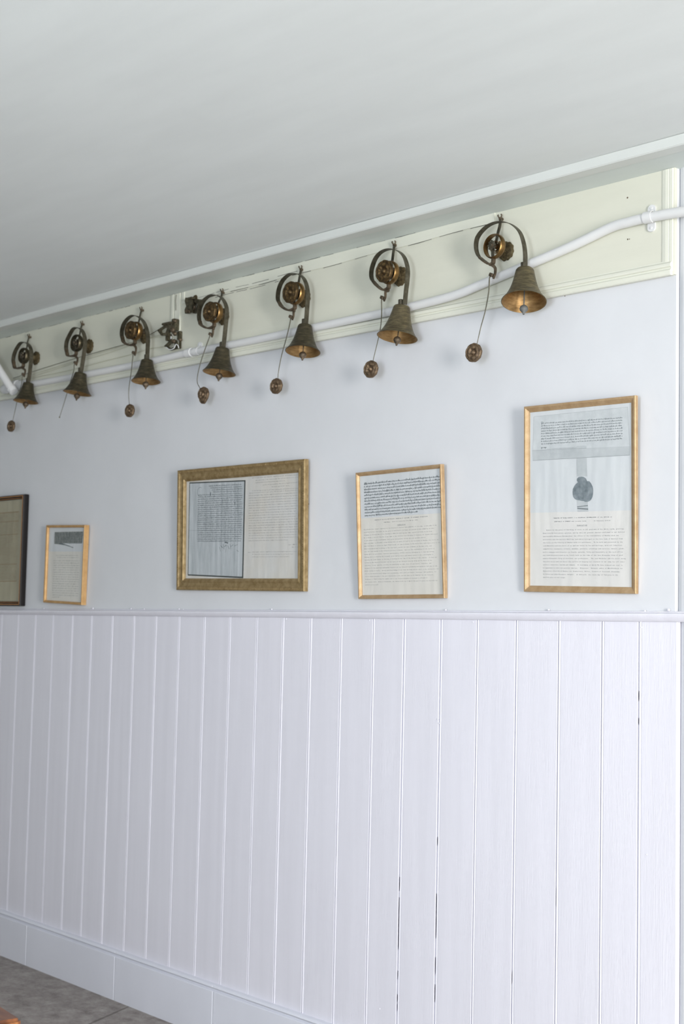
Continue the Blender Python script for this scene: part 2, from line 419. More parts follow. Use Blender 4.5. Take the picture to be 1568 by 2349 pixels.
# skirting with a beaded top edge and two butt joints
bm = bmesh.new()
def ring_base(x):
    t = z_base(x); b = z_floor(x)-.02
    return [(.0, b), (-.020, b), (-.020, t-.020), (-.0175, t-.0175), (-.0135, t-.016), (-.0135, t-.0105), (-.019, t-.0095), (-.0215, t-.006), (-.0195, t-.002), (-.015, t), (-.004, t+.0015), (.0, t+.0015)]
rings = []
jn = [at(60, 2180, -.02).x, at(262, 2240, -.02).x, at(487, 2310, -.02).x]
xsb = sorted(frange(XL, XC+.3, 90)+[j+d for j in jn for d in (-.004, -.0012, .0012, .004)])
for x in xsb:
    g = .0008 if any(abs(x-j) < .002 for j in jn) else (-.0002 if any(abs(x-j) < .0045 for j in jn) else 0)
    rings.append([bm.verts.new((x, y+(g if y < -.019 else 0), z)) for y, z in ring_base(x)])
mm = len(rings[0])
for A, B in zip(rings[:-1], rings[1:]):
    for j in range(mm): bm.faces.new((A[j], A[(j+1) % mm], B[(j+1) % mm], B[j]))
bm.faces.new(rings[0]); bm.faces.new(rings[-1][::-1])
build('baseboard_back', bm, M_base, kind='structure')

# bell board: cream panel framed by a stepped moulding
YB = -.010
bm = bmesh.new()
extrude_x(bm, [(YB, -.02), (YB, 1), (.02, 1), (.02, -.02)], [XL, XC-.001], lambda x: 0)
for v in bm.verts: v.co.z = (z_btop(v.co.x) if v.co.z > .5 else z_bbot(v.co.x)+.002)
build('trim_7', bm, M_board, kind='structure')
mprof = [(0, .002), (-.0175, .0), (-.0195, .002), (-.0195, .012), (-.0175, .0145), (-.0145, .016), (-.0150, .019), (-.0185, .021), (-.0195, .025), (-.0185, .029), (-.0150, .032), (-.0125, .0335), (-.0122, .036), (YB, .0365), (0, .0365)]
bm = bmesh.new()
extrude_x(bm, mprof, frange(XL, XC-.006, 60), lambda x: z_bbot(x)+.0004*math.sin(x*7))
build('trim_8', bm, M_cream2, kind='structure')
# upright end of the moulding at the corner
uprof = [(0,.0),(-.0120,.0),(-.0128,.0015),(-.0128,.009),(-.0120,.0105),(-.0128,.012),(-.0132,.020),(-.0118,.0295),(YB-.0002,.031),(0,.031)]
bm = bmesh.new()
rings = []
for z in frange(2.118, z_btop(-1.9)-.001, 8):
    rings.append([bm.verts.new((XC-.004-b, a, z)) for a, b in uprof])
for A, B in zip(rings[:-1], rings[1:]):
    for j in range(len(uprof)): bm.faces.new((A[j], A[(j+1) % len(uprof)], B[(j+1) % len(uprof)], B[j]))
bm.faces.new(rings[0]); bm.faces.new(rings[-1][::-1])
build('trim_9', bm, M_cream2, kind='structure')
# thin lining strip along the top of the board
bm = bmesh.new()
xa, xb = at(428,0,YB).x, at(1146,0,YB).x
xs_ = frange(-3.79, -2.425, 40)
def zlow(x):
    t = (x+3.76)/(1.36); return 2.329+.013*max(0,t)**1.3+.0012*math.sin(x*19)
rr_ = []
for x in xs_:
    a, b = zlow(x), z_btop(x)-.0006
    rr_.append([bm.verts.new((x, y, z)) for y, z in ((YB+.002,b),(YB-.0035,b),(YB-.0035,a+.001),(YB-.0025,a),(YB+.002,a))])
for A, B in zip(rr_[:-1], rr_[1:]):
    for j in range(5): bm.faces.new((A[j], A[(j+1) % 5], B[(j+1) % 5], B[j]))
bm.faces.new(rr_[0]); bm.faces.new(rr_[-1][::-1])
build('trim_10', bm, M_cream2, kind='structure')
# open cracks between board, lining strip and frieze
bm = bmesh.new(); rc = random.Random(8)
def crack(x0, x1, zf, y, w):
    x = x0
    while x < x1:
        l = rc.uniform(.02, .10); e = min(x+l, x1)
        pts = [Vector((xx, y, zf(xx)+rc.uniform(-.0004,.0004))) for xx in frange(x, e, 4)]
        sweep(bm, pts, rect(w*rc.uniform(.5,1.1), .0012))
        x = e+rc.uniform(.006, .07)
crack(-4.95, -4.1, lambda x: z_btop(x), YB-.0003, .0026)
crack(-3.6, -3.05, lambda x: z_btop(x), YB-.0036, .0028)
crack(-2.95, -2.7, lambda x: z_btop(x), YB-.0036, .0020)
crack(-3.75, -2.42, lambda x: zlow(x)-.0003, YB-.0012, .0012)
crack(-3.70, -3.2, lambda x: zlow(x)+.008, YB-.0036, .0009)
crack(-3.70, -3.3, lambda x: zlow(x)-.006, YB-.0004, .0009)
crack(-3.85, -3.66, lambda x: z_btop(x)+.0015, YB-.0036, .0032)
build('trim_11', bm, M_dark, kind='structure')
# painted wire battens running down from the ceiling
def batten(px0, px1, pyt, pyb, name):
    a, b = at(px0, pyt, YB), at(px1, pyt, YB); c = at(px0, pyb, YB); bm = bmesh.new()
    zt = z_btop(a.x)-.001; zb = c.z
    box(bm, a.x, b.x, YB-.006, YB+.002, zb, zt)
    bmesh.ops.bevel(bm, geom=list(bm.edges), offset=.0012, segments=2, affect='EDGES')
    return build(name, bm, M_cream2, kind='structure')
batten(397, 402.5, 672, 780, 'trim_12'); batten(404.5, 416.5, 672, 800, 'trim_13'); batten(420, 426, 670, 690, 'trim_14')
# nail hole and scuffs on the board
bm = bmesh.new(); lathe(bm, [(0,.0008),(.0018,.0006),(.0022,0)], at(1438.5,453.5,YB), (0,-1,0), 12)
for px,py,s in ((1439,549,2.0),(1443,548.5,1.4),(1295,679,1.5)): lathe(bm, [(0,.0007),(.6,.0006),(1,0)], at(px,py,YB if py<600 else -.0195), (0,-1,0), 10, mod=lambda th,r,h,s=s:(r*s*.001,h))
build('trim_15', bm, M_iron, kind='structure')

# ------------------------------------------------------------ pipes
YP = -.0235; PR = .0122
pp = [(0,893),(35,885.5),(80,880),(160,866),(240,851),(320,835),(400,816.5),(440,808),(600,777),(780,739),(860,722),(935,705.5),(1040,678),(1107,651),(1200,612),(1310,565),(1400,522),(1440,510),(1470,502.5),(1520,493),(1568,485)]
pts = [at(x, y, YP) for x, y in pp]
ext = pts[-1]+(pts[-1]-pts[-3]).normalized()*1.4
path = smooth_path(pts, 5)+[ext]
pipe = thing('water_pipe', 'long white painted pipe running under the bells and bending up to the right corner', 'pipe', pts[8])
bm = bmesh.new(); sweep(bm, path[5:], circ(PR, 20)); build('pipe_run', bm, M_pipe, pipe, smooth=True)
def saddle(c, tdir, nm):
    """two-eared pipe clip wrapped over the pipe"""
    t = tdir.normalized(); up = Vector((0,-1,0)).cross(t).normalized()
    if up.z < 0: up = -up
    bm = bmesh.new()
    prof = [(a, b) for a, b in [(-.011,0),(.011,0)]]
    inner = []; outer = []
    seg = frange(-.1, PI+.1, 18)
    for th in seg:
        d = up*math.cos(th) + Vector((0,-1,0))*math.sin(th)
        for lst, rr in ((inner, PR+.0004), (outer, PR+.0022)):
            lst.append([bm.verts.new(c + d*rr + t*s) for s in (-.0115, .0115)])
    for i in range(len(seg)-1):
        for L_ in (inner, outer): bm.faces.new((L_[i][0], L_[i][1], L_[i+1][1], L_[i+1][0]))
        for s in (0, 1): bm.faces.new((inner[i][s], outer[i][s], outer[i+1][s], inner[i+1][s]))
    bm.faces.new((inner[0][0], inner[0][1], outer[0][1], outer[0][0])); bm.faces.new((inner[-1][0], inner[-1][1], outer[-1][1], outer[-1][0]))
    for sg in (1, -1):
        base = c+up*sg*(PR-.001); base.y = YB
        Z = Vector((0,0,1)); X = Vector((1,0,0)); ring = []
        pr = [(-.0105,0),(.0105,0),(.0105,.014),(.007,.0195),(0,.0215),(-.007,.0195),(-.0105,.014)]
        f = [bm.verts.new(Vector((base.x+a, YB-.0045, base.z+sg*b))) for a, b in pr]
        g = [bm.verts.new(Vector((base.x+a, YB+.001, base.z+sg*b))) for a, b in pr]
        bm.faces.new(f); bm.faces.new(g[::-1])
        for i in range(7): bm.faces.new((f[i], f[(i+1) % 7], g[(i+1) % 7], g[i]))
        lathe(bm, [(0,.0018),(.003,.0015),(.0035,0)], (base.x, YB-.0045, base.z+sg*.0125), (0,-1,0), 12)
    return build(nm, bm, M_pipe, pipe, smooth=True)
c = at(1488, 498.5, YP); saddle(c, at(1520,493,YP)-at(1470,502.5,YP), 'pipe_clip')
c = at(452, 806, YP); saddle(c, at(480,800,YP)-at(440,808,YP), 'pipe_clip')
bm = bmesh.new()
a, b = at(428, 810.5, YP), at(440, 808, YP); sweep(bm, [a, a*.5+b*.5, b], circ(PR+.0028, 20)); build('pipe_coupling', bm, M_pipe, pipe, smooth=True)
# left end: union, elbow and branch rising to the left
bm = bmesh.new()
a, b = at(33, 886, YP), at(58, 881.5, YP)
dd = (b-a)
sweep(bm, [a, a+dd*.35], circ(.0215, 20)); sweep(bm, [a+dd*.35, a+dd*.5, b], circ(.0185, 8)); sweep(bm, [b-dd*.1, b+dd*.15], circ(.0155, 20))
build('pipe_union', bm, M_pipe, pipe, smooth=True)
bm = bmesh.new()
a, b = at(8, 893, -.035), at(20, 891, -.035); dd = b-a
lathe(bm, [(0,-.02),(.016,-.018),(.019,-.008),(.0195,.008),(.0165,.018),(0,.02)], (a+b)/2, dd, 24)
build('pipe_tee', bm, M_pipe, pipe, smooth=True)
br = thing('branch_pipe', 'white painted branch pipe slanting up to the left beside the leftmost bell', 'pipe', at(28, 893, -.05))
bm = bmesh.new()
d0 = at(26, 892, -.066); d1 = at(-40, 788, -.100)
sweep(bm, [d0, d0.lerp(d1,.5), d1], circ(.0150, 20)); build('pipe_run', bm, M_pipe, br, smooth=True)
bm = bmesh.new(); lathe(bm, [(0,-.012),(.0165,-.011),(.018,0),(.0165,.011),(0,.012)], d0+Vector((.001,.006,-.004)), (d1-d0), 22)
build('pipe_end', bm, M_pipe, br, smooth=True)

# ------------------------------------------------------------ servants' bells
YS = -.058
B = [
 dict(k='B7', label='right-hand brass servants bell, nearest the corner, its mouth tipped open towards the room', strip=[(-2.416,2.227),(-2.438,2.243),(-2.448,2.268),(-2.443,2.295),(-2.417,2.315),(-2.387,2.322),(-2.357,2.319),(-2.328,2.307),(-2.302,2.284),(-2.288,2.254),(-2.282,2.223),(-2.281,2.187)], ring=(-2.385,2.26), rr=.033, plate=(-2.384,2.256), pr=.0255, ros=0, pin=(-2.399,2.346), wire=[(-2.395,2.185),(-2.4,2.178),(-2.402,2.144),(-2.413,2.095),(-2.427,2.055),(-2.439,2.014)], wt=(-2.452,1.99), wr=.0252, crown=(-2.2821,-.058,2.1814), mouth=(-2.2659,-.08,2.0929), rad=.0571, drop=.018, m='l'),
 dict(k='B6', label='brass servants bell second from the right, directly above the script-topped letter frame', strip=[(-2.82,2.231),(-2.836,2.245),(-2.841,2.263),(-2.837,2.284),(-2.823,2.307),(-2.8,2.32),(-2.77,2.322),(-2.74,2.313),(-2.717,2.296),(-2.704,2.275),(-2.697,2.25),(-2.698,2.223),(-2.702,2.195),(-2.706,2.156)], ring=(-2.768,2.255), rr=.0332, plate=(-2.77,2.253), pr=.0275, ros=.0314, pin=(-2.79,2.347), wire=[(-2.796,2.187),(-2.797,2.177),(-2.796,2.142),(-2.799,2.107),(-2.808,2.072),(-2.826,2.016)], wt=(-2.836,1.991), wr=.0249, crown=(-2.7167,-.058,2.1522), mouth=(-2.7175,-.0734,2.064), rad=.0566, drop=.008, m='l'),
 dict(k='B5', label='dark brass servants bell third from the right, above the wide ornate frame', strip=[(-3.228,2.231),(-3.243,2.247),(-3.246,2.264),(-3.241,2.286),(-3.227,2.306),(-3.202,2.319),(-3.178,2.32),(-3.154,2.315),(-3.134,2.303),(-3.12,2.285),(-3.111,2.26),(-3.109,2.235),(-3.111,2.201),(-3.114,2.16)], ring=(-3.164,2.258), rr=.0347, plate=(-3.176,2.252), pr=.027, ros=.0325, pin=(-3.187,2.344), wire=[(-3.185,2.189),(-3.186,2.174),(-3.201,2.129),(-3.221,2.079),(-3.233,2.034),(-3.236,2.01)], wt=(-3.244,1.987), wr=.0241, crown=(-3.1178,-.058,2.1553), mouth=(-3.1104,-.0711,2.0734), rad=.0523, drop=.010, m='d'),
 dict(k='B4', label='dark brass servants bell beside the small crank, with a curved wire and pointed teardrop weight', strip=[(-3.627,2.231),(-3.635,2.245),(-3.637,2.267),(-3.63,2.289),(-3.609,2.308),(-3.581,2.316),(-3.554,2.314),(-3.526,2.303),(-3.507,2.286),(-3.495,2.264),(-3.493,2.24),(-3.496,2.212),(-3.5,2.177),(-3.505,2.14)], ring=(-3.554,2.257), rr=.0339, plate=(-3.566,2.253), pr=.027, ros=.0318, pin=(-3.569,2.334), wire=[(-3.575,2.189),(-3.578,2.182),(-3.598,2.148),(-3.621,2.104),(-3.635,2.063),(-3.635,2.04),(-3.623,2.024)], wt=(-3.603,1.999), wr=.0241, crown=(-3.509,-.058,2.1373), mouth=(-3.5102,-.0679,2.0564), rad=.053, drop=.010, m='d'),
 dict(k='B3', label='dark brass servants bell third from the left, just left of the large crank cluster', strip=[(-4.063,2.232),(-4.073,2.252),(-4.073,2.273),(-4.062,2.293),(-4.039,2.308),(-4.012,2.314),(-3.984,2.307),(-3.955,2.291),(-3.935,2.27),(-3.922,2.243),(-3.917,2.22),(-3.917,2.19),(-3.918,2.152)], ring=(-3.991,2.257), rr=.0326, plate=(-4.001,2.248), pr=.026, ros=.0313, pin=(-4.017,2.342), wire=[(-4.0,2.182),(-4.002,2.173),(-4.01,2.112),(-4.019,2.067),(-4.019,2.035),(-4.014,2.007)], wt=(-4.012,1.985), wr=.0226, crown=(-3.9182,-.058,2.1482), mouth=(-3.9128,-.0638,2.0742), rad=.0492, drop=.010, m='d'),
 dict(k='B2', label='dark brass servants bell second from the left, its hanging wire bare without a weight', strip=[(-4.418,2.229),(-4.428,2.252),(-4.426,2.277),(-4.409,2.299),(-4.384,2.319),(-4.358,2.32),(-4.331,2.309),(-4.312,2.288),(-4.304,2.261),(-4.306,2.232),(-4.312,2.199),(-4.323,2.154)], ring=(-4.358,2.263), rr=.0319, plate=(-4.347,2.257), pr=.026, ros=0, pin=(-4.389,2.345), wire=[(-4.364,2.191),(-4.37,2.184),(-4.371,2.165),(-4.389,2.13),(-4.412,2.084),(-4.432,2.045),(-4.455,2.003)], wt=None, wr=0, crown=(-4.3245,-.058,2.151), mouth=(-4.3297,-.0668,2.0769), rad=.0514, drop=.010, m='d'),
 dict(k='B1', label='leftmost brass servants bell, lighter around its crown, beside the slanting white branch pipe', strip=[(-4.789,2.226),(-4.801,2.253),(-4.795,2.278),(-4.777,2.299),(-4.751,2.315),(-4.722,2.314),(-4.692,2.301),(-4.673,2.278),(-4.669,2.252),(-4.672,2.222),(-4.676,2.193),(-4.683,2.158)], ring=(-4.723,2.262), rr=.031, plate=(-4.711,2.258), pr=.0255, ros=0, pin=(-4.758,2.347), wire=[(-4.725,2.19),(-4.729,2.181),(-4.732,2.158),(-4.746,2.124),(-4.763,2.085),(-4.773,2.057),(-4.787,2.02)], wt=(-4.799,2.0), wr=.0219, crown=(-4.6832,-.058,2.154), mouth=(-4.6841,-.0656,2.0822), rad=.0473, drop=.010, m='d'),
]
def flower(bm, c, r, axis, depth, petals=6, pointed=False, inner=True, phase=0.0):
    """embossed disc: raised rim, ring of petals, sunken ring and a central boss"""
    def mod(th, rr, h):
        k = rr/r; w = math.cos(petals*(th+phase))
        if .30 < k < .80: h = h + depth*.07*w*math.sin((k-.30)/.5*PI)
        rr2 = rr*(1+.018*math.cos(9*th+1)+.012*math.cos(17*th))
        if pointed: rr2 *= 1+.30*max(0, math.cos(th-PI))**6 - .10*max(0, math.cos(th-PI*.72))**8
        return rr2, h
    prof = [(0,-.0*depth),(.86*r,0),(.97*r,.10*depth),(1.0*r,.30*depth),(1.0*r,.62*depth),(.95*r,.84*depth),(.86*r,.90*depth),(.80*r,.82*depth),(.74*r,.86*depth),(.64*r,.98*depth),(.54*r,1.02*depth),(.44*r,.94*depth),(.36*r,.72*depth),(.29*r,.66*depth),(.23*r,.80*depth),(.17*r,1.02*depth),(.09*r,1.12*depth),(.0,1.14*depth)]
    lathe(bm, prof, c, axis, 54, mod=mod)
for q, d in enumerate(B):
    P = lambda a, y=YS: Vector((a[0], y, a[1]))
    rx, rz = d['ring']; R_ = d['rr']
    t = thing('servants_bell', d['label'], 'bell', (rx, YB, rz), 'servants bells on the cream board')
    # mount plate: scalloped crusty rosette on the board with a hub
    bm = bmesh.new()
    lathe(bm, [(0,0),(.95,0),(1,.002),(.97,.006),(.8,.0085),(.6,.0095),(.4,.013),(.34,.020),(0,.020)], (d['plate'][0], YB, d['plate'][1]), (0,-1,0), 48,
          mod=lambda th,r,h,d=d: (r*d['pr']*(1+.045*math.cos(11*th)+.02*math.sin(5*th)), h))
    build('mount_plate', bm, M_plate, t, smooth=True)
    bm = bmesh.new()
    sweep(bm, [Vector((rx, YB-.015, rz)), Vector((rx, -.05, rz)), Vector((rx, -.071, rz))], circ(.0055, 14), Vector((1,0,0)))
    build('spindle', bm, M_iron, t, smooth=True)
    # top stud with a forked head, bar running out and down through the coil to the spring foot
    pz = d['pin'][1]; pxx = d['pin'][0]
    bm = bmesh.new()
    lathe(bm, [(0,-.002),(.004,-.002),(.0045,.006),(.0035,.010),(0,.011)], (pxx, YB-.003, pz-.002), (0,-1,0), 12)
    for s in (-1, 1):
        sweep(bm, smooth_path([Vector((pxx, YB-.008, pz-.008)), Vector((pxx+s*.003, YB-.010, pz)), Vector((pxx+s*.0065, YB-.012, pz+.006)), Vector((pxx+s*.0045, YB-.013, pz+.0085))], 4), circ(.0018, 8))
    build('wall_stud', bm, M_iron, t, smooth=True)
    foot = Vector((rx-.006, YS+.002, rz-R_-.001))
    bm = bmesh.new()
    sweep(bm, smooth_path([Vector((pxx, YB-.009, pz-.002)), Vector((pxx+.006, YB-.018, pz-.022)), Vector((pxx*.5+rx*.5, -.037, rz+R_+.006)), Vector((rx, -.052, rz+.012)), Vector((rx-.003, -.060, rz-.010)), foot], 5), rect(.0085, .003), Vector((0,1,0)))
    build('carrier_bar', bm, M_strip, t)
    # coil: convex brass band with spiral spring inside
    bm = bmesh.new()
    band = [(0,-.0095),(.0022,-.0065),(.0032,0),(.0022,.0065),(0,.0095),(-.0012,.0065),(-.0012,-.0065)]
    lathe(bm, [(R_-.0032+a, b) for a, b in band], (rx, YS, rz), (0,-1,0), 56, close=True)
    build('coil_band', bm, M_coil if q < 5 else M_bell_d, t, smooth=True)
    bm = bmesh.new()
    sp = []
    for i in range(64):
        a = i/63*2.3*2*PI; rr = .007+.0115*i/63
        sp.append(Vector((rx+rr*math.cos(a-1.2), YS+.006, rz+rr*math.sin(a-1.2))))
    sweep(bm, sp, rect(.0016, .010)); build('spiral_spring', bm, M_coil if q in (0,) else M_iron, t)
    if d['ros']:
        bm = bmesh.new(); flower(bm, (rx, -.0715, rz), d['ros'], (0,-1,0), .0145, 7, phase=q)
        build('rosette', bm, M_ros, t, smooth=True)
    else:
        bm = bmesh.new()
        lathe(bm, [(0,0),(.0085,0),(.0125,.0015),(.0115,.004),(.006,.005),(.0045,.009),(0,.0095)], (rx-.002, -.064, rz+.002), (0,-1,0), 48,
              mod=lambda th,r,h: (r*(1+(.16 if r>.008 else 0)*math.cos(8*th)), h))
        build('star_nut', bm, M_strip, t, smooth=True)
    # long flat spring that carries the bell
    sp = smooth_path([P(a) for a in d['strip']], 7)
    bm = bmesh.new(); w0 = .0165
    sweep(bm, sp, rect(.0014, w0), Vector((0,1,0)))
    build('spring_strip', bm, M_strip, t)
    # foot block joining spring, coil and hook
    s0 = P(d['strip'][0])
    bm = bmesh.new()
    ft = smooth_path([P(d['strip'][1])+Vector((.004,0,-.004)), s0+Vector((.001,0,-.003)), Vector(((s0.x+rx)/2+.002, YS, rz-R_-.012)), Vector((rx-.004, YS, rz-R_-.010)), Vector((rx-.002, YS, rz-R_+.001))], 5)
    sweep(bm, ft, rect(.0050, .0125))
    build('spring_foot', bm, M_iron, t)
    # S hook below the foot
    w0_ = P(d['wire'][0])
    bm = bmesh.new()
    hk = smooth_path([Vector((rx-.014, YS, rz-R_-.012)), Vector((rx-.004, YS, rz-R_-.017)), Vector((w0_.x+.014, YS, w0_.z+.016)), Vector((w0_.x+.0135, YS, w0_.z+.002)), Vector((w0_.x+.008, YS, w0_.z-.010))], 6)
    sweep(bm, hk, rect(.0066, .0060), scale=lambda u: 1.15-.5*u)
    build('hook', bm, M_iron, t)
    bm = bmesh.new()
    Mx = Matrix.Translation(w0_+Vector((.002,0,.001))) @ Matrix.Rotation(.5, 4, 'Y')
    box(bm, -.0065, .0065, -.005, .005, -.0045, .0045, Mx)
    bmesh.ops.bevel(bm, geom=list(bm.edges), offset=.0012, segments=1, affect='EDGES')
    build('wire_clamp', bm, M_iron, t)
    # flat wire pendulum and embossed weight
    bm = bmesh.new(); wp_ = smooth_path([P(a) for a in d['wire']], 6)
    wend = P(d['wt'])+Vector((0,0,d['wr']*.6)) if d['wt'] else None
    if wend: wp_.append(Vector((wp_[-1].x*.6+wend.x*.4, YS, wend.z)))
    sweep(bm, wp_, circ(.0028, 8, .0013), scale=lambda u: 1-.5*u)
    if not d['wt']:
        lathe(bm, [(0,-.003),(.003,-.001),(.003,.001),(0,.003)], wp_[-1], (0,-1,0), 10)
    pw = build('pendulum_wire', bm, M_wire, t)
    if d['wt']:
        bm = bmesh.new(); c = P(d['wt']); c.y = YS+.006
        flower(bm, c, d['wr'], (.10, -1, .02), .0115, 6, pointed=(d['k'] == 'B4'), phase=.3*q)
        bw = build('pendulum_weight', bm, M_weight, pw, smooth=True)
    # the bell
    cr = Vector(d['crown']); mo = Vector(d['mouth']); ax = (mo-cr).normalized(); L_ = (mo-cr).length; Rm = d['rad']
    Lf = L_
    outer = [(0,.0),(.30,.0),(.375,.012),(.41,.045),(.435,.12),(.475,.25),(.53,.40),(.60,.55),(.68,.68),(.77,.80),(.865,.90),(.88,.905),(.885,.915),(.94,.955),(.985,.985),(1.0,1.0)]
    inner = [(.97,1.005),(.93,.975),(.86,.92),(.75,.82),(.64,.68),(.55,.53),(.47,.35),(.41,.15),(.36,.05),(0,.035)]
    bm = bmesh.new(); lathe(bm, [(a*Rm, b*Lf) for a, b in outer+inner[:1]], cr, ax, 64)
    bell = build('bell_body', bm, M_bell if d['m'] == 'l' else M_bell_d, t, smooth=True)
    bm = bmesh.new(); lathe(bm, [(a*Rm, b*Lf) for a, b in inner], cr, ax, 64)
    build('bell_lining', bm, M_bellin, bell, smooth=True)['label'] = 'bare golden brass inside of the bell mouth'
    bm = bmesh.new()
    e = P(d['strip'][-1]); box(bm, -.0075, .0045, -.006, .007, -.020, .004, Matrix.Translation(cr+Vector((-.003,0,.016))))
    bmesh.ops.bevel(bm, geom=list(bm.edges), offset=.0015, segments=1, affect='EDGES')
    lathe(bm, [(0,-.004),(.010,-.004),(.0105,.001),(.006,.003),(0,.003)], cr, -ax, 18)
    build('bell_stem', bm, M_strip, t)
    bm = bmesh.new(); top = cr+ax*Lf*.1; ball = mo+Vector((0,0,-d['drop']))
    sweep(bm, [top, top.lerp(ball,.5), ball], circ(.0016, 8))
    rb = .0108 if d['m'] == 'l' else .0112
    lathe(bm, [(0,-rb*.9),(rb*.5,-rb*.8),(rb*.85,-rb*.5),(rb,-.02*rb),(rb*.95,rb*.3),(rb*.6,rb*.75),(rb*.3,rb*1.05),(rb*.22,rb*1.45),(0,rb*1.55)], ball, (ball-top), 24)
    build('clapper', bm, M_iron if d['k'] != 'B7' else simple('grey_clapper_'+d['k'], (.15,.155,.15), .65, .3), bell, smooth=True)

# ------------------------------------------------------------ bell cranks
def plate_poly(bm, pts, y0, y1, hole=None):
    """plate with thickness from photo-measured outline; hole is an inner outline with as many points"""
    A = [bm.verts.new((p.x, y0, p.z)) for p in pts]; A2 = [bm.verts.new((p.x, y1, p.z)) for p in pts]; n = len(pts)
    for i in range(n): bm.faces.new((A[i], A[(i+1) % n], A2[(i+1) % n], A2[i]))
    if hole:
        H = [bm.verts.new((p.x, y0, p.z)) for p in hole]; H2 = [bm.verts.new((p.x, y1, p.z)) for p in hole]
        for i in range(n):
            j = (i+1) % n
            bm.faces.new((A[i], A[j], H[j], H[i])); bm.faces.new((A2[i], A2[j], H2[j], H2[i])); bm.faces.new((H[i], H[j], H2[j], H2[i]))
    else:
        bm.faces.new(A); bm.faces.new(A2[::-1])
def cp(x, y, d): return at(350+x/12.06, 650+y/12.06, d)
ck = thing('bell_crank', 'large grimy brass crank cluster with two triangular levers, left of the pointed-weight bell', 'crank', cp(600,1350,YB))
bm = bmesh.new(); plate_poly(bm, [cp(a,b,-.040) for a,b in ((140,1300),(330,1170),(480,1110),(520,1250),(430,1440),(250,1450))], -.043, -.037, [cp(a,b,-.040) for a,b in ((235,1310),(320,1240),(400,1215),(410,1260),(370,1370),(270,1380))])
build('upper_lever', bm, M_crank, ck)
bm = bmesh.new(); plate_poly(bm, [cp(a,b,-.034) for a,b in ((330,1740),(480,1590),(640,1560),(690,1640),(700,1800),(500,1860))], -.037, -.031, [cp(a,b,-.034) for a,b in ((430,1745),(500,1670),(590,1650),(620,1680),(610,1760),(510,1800))])
build('lower_lever', bm, M_crank, ck)
bm = bmesh.new()
M_ = Matrix.Translation(cp(390,1110,-.045)) @ Matrix.Rotation(.02, 4, 'Y'); box(bm, -.026, .026, -.004, .008, -.004, .004, M_)
M_ = Matrix.Translation(cp(620,1150,-.028)); box(bm, -.009, .007, -.010, .014, -.019, .020, M_)
M_ = Matrix.Translation(cp(740,1440,-.016)); box(bm, -.007, .008, -.006, .008, -.016, .014, M_)
M_ = Matrix.Translation(cp(430,1490,-.030)); box(bm, -.007, .009, -.008, .012, -.013, .010, M_)
M_ = Matrix.Translation(cp(760,1680,-.014)); box(bm, -.004, .004, -.003, .004, -.016, .014, M_)
bmesh.ops.bevel(bm, geom=list(bm.edges), offset=.0022, segments=2, affect='EDGES')
build('bracket', bm, M_crank, ck)
bm = bmesh.new()
for x,y,dd,r in ((550,1290,-.046,.0085),(610,1390,-.036,.0075),(590,1600,-.038,.007),(620,1040,-.034,.006),(770,1560,-.022,.005)):
    lathe(bm, [(0,-.004),(1*r,-.003),(1.05*r,.001),(.8*r,.004),(.4*r,.005),(.35*r,.009),(0,.010)], cp(x,y,dd), (0,-1,0), 18)
build('pivot', bm, M_iron, ck, smooth=True)
bm = bmesh.new(); sweep(bm, smooth_path([cp(a,b,-.040) for a,b in ((370,1770),(480,1835),(590,1790),(640,1690),(700,1720),(720,1790))], 4), circ(.0016, 8)); 
lathe(bm, [(0,-.001),(.003,.001),(0,.002)], cp(515,1500,-.045), (0,-1,0), 10, mod=lambda th,r,h:(r*(1+.8*abs(math.cos(th))),h))
build('paint_drips', bm, M_pipe, ck, smooth=True)

ck2 = thing('bell_crank', 'small dark boxy crank bracket tucked behind the pointed-weight bell', 'crank', cp(1100,620,YB))
bm = bmesh.new()
plate_poly(bm, [cp(a,b,-.030) for a,b in ((930,400),(1080,400),(1120,560),(1110,800),(1010,840),(915,840),(905,740),(950,640),(910,500))], -.034, -.028)
plate_poly(bm, [cp(a,b,-.020) for a,b in ((1060,420),(1290,440),(1350,560),(1290,680),(1240,790),(1120,830),(1060,760))], -.022, YB, [cp(a,b,-.020) for a,b in ((1130,520),(1200,540),(1250,590),(1230,660),(1190,710),(1130,730),(1110,700))])
box(bm, -.012, .016, -.006, .010, -.003, .003, Matrix.Translation(cp(1030,420,-.030)))
build('bracket', bm, M_crank, ck2)
bm = bmesh.new(); lathe(bm, [(0,0),(.0135,0),(.014,.002),(.012,.005),(.004,.006),(0,.006)], cp(1200,430,YB), (0,-1,0), 22); build('disc', bm, M_plate, ck2, smooth=True)
bm = bmesh.new()
sweep(bm, [cp(1150,650,-.045), cp(1180,600,-.020), cp(1200,570,YB)], circ(.0028, 10), Vector((1,0,0)))
sweep(bm, [cp(1180,640,-.028), cp(1140,720,-.028)], rect(.003,.006))
lathe(bm, [(0,-.002),(.006,-.002),(.0065,.002),(0,.004)], cp(960,760,-.036), (0,-1,0), 14); lathe(bm, [(0,-.002),(.004,-.002),(.0045,.002),(0,.004)], cp(1020,780,-.036), (0,-1,0), 14)
build('pivot', bm, M_iron, ck2, smooth=True)

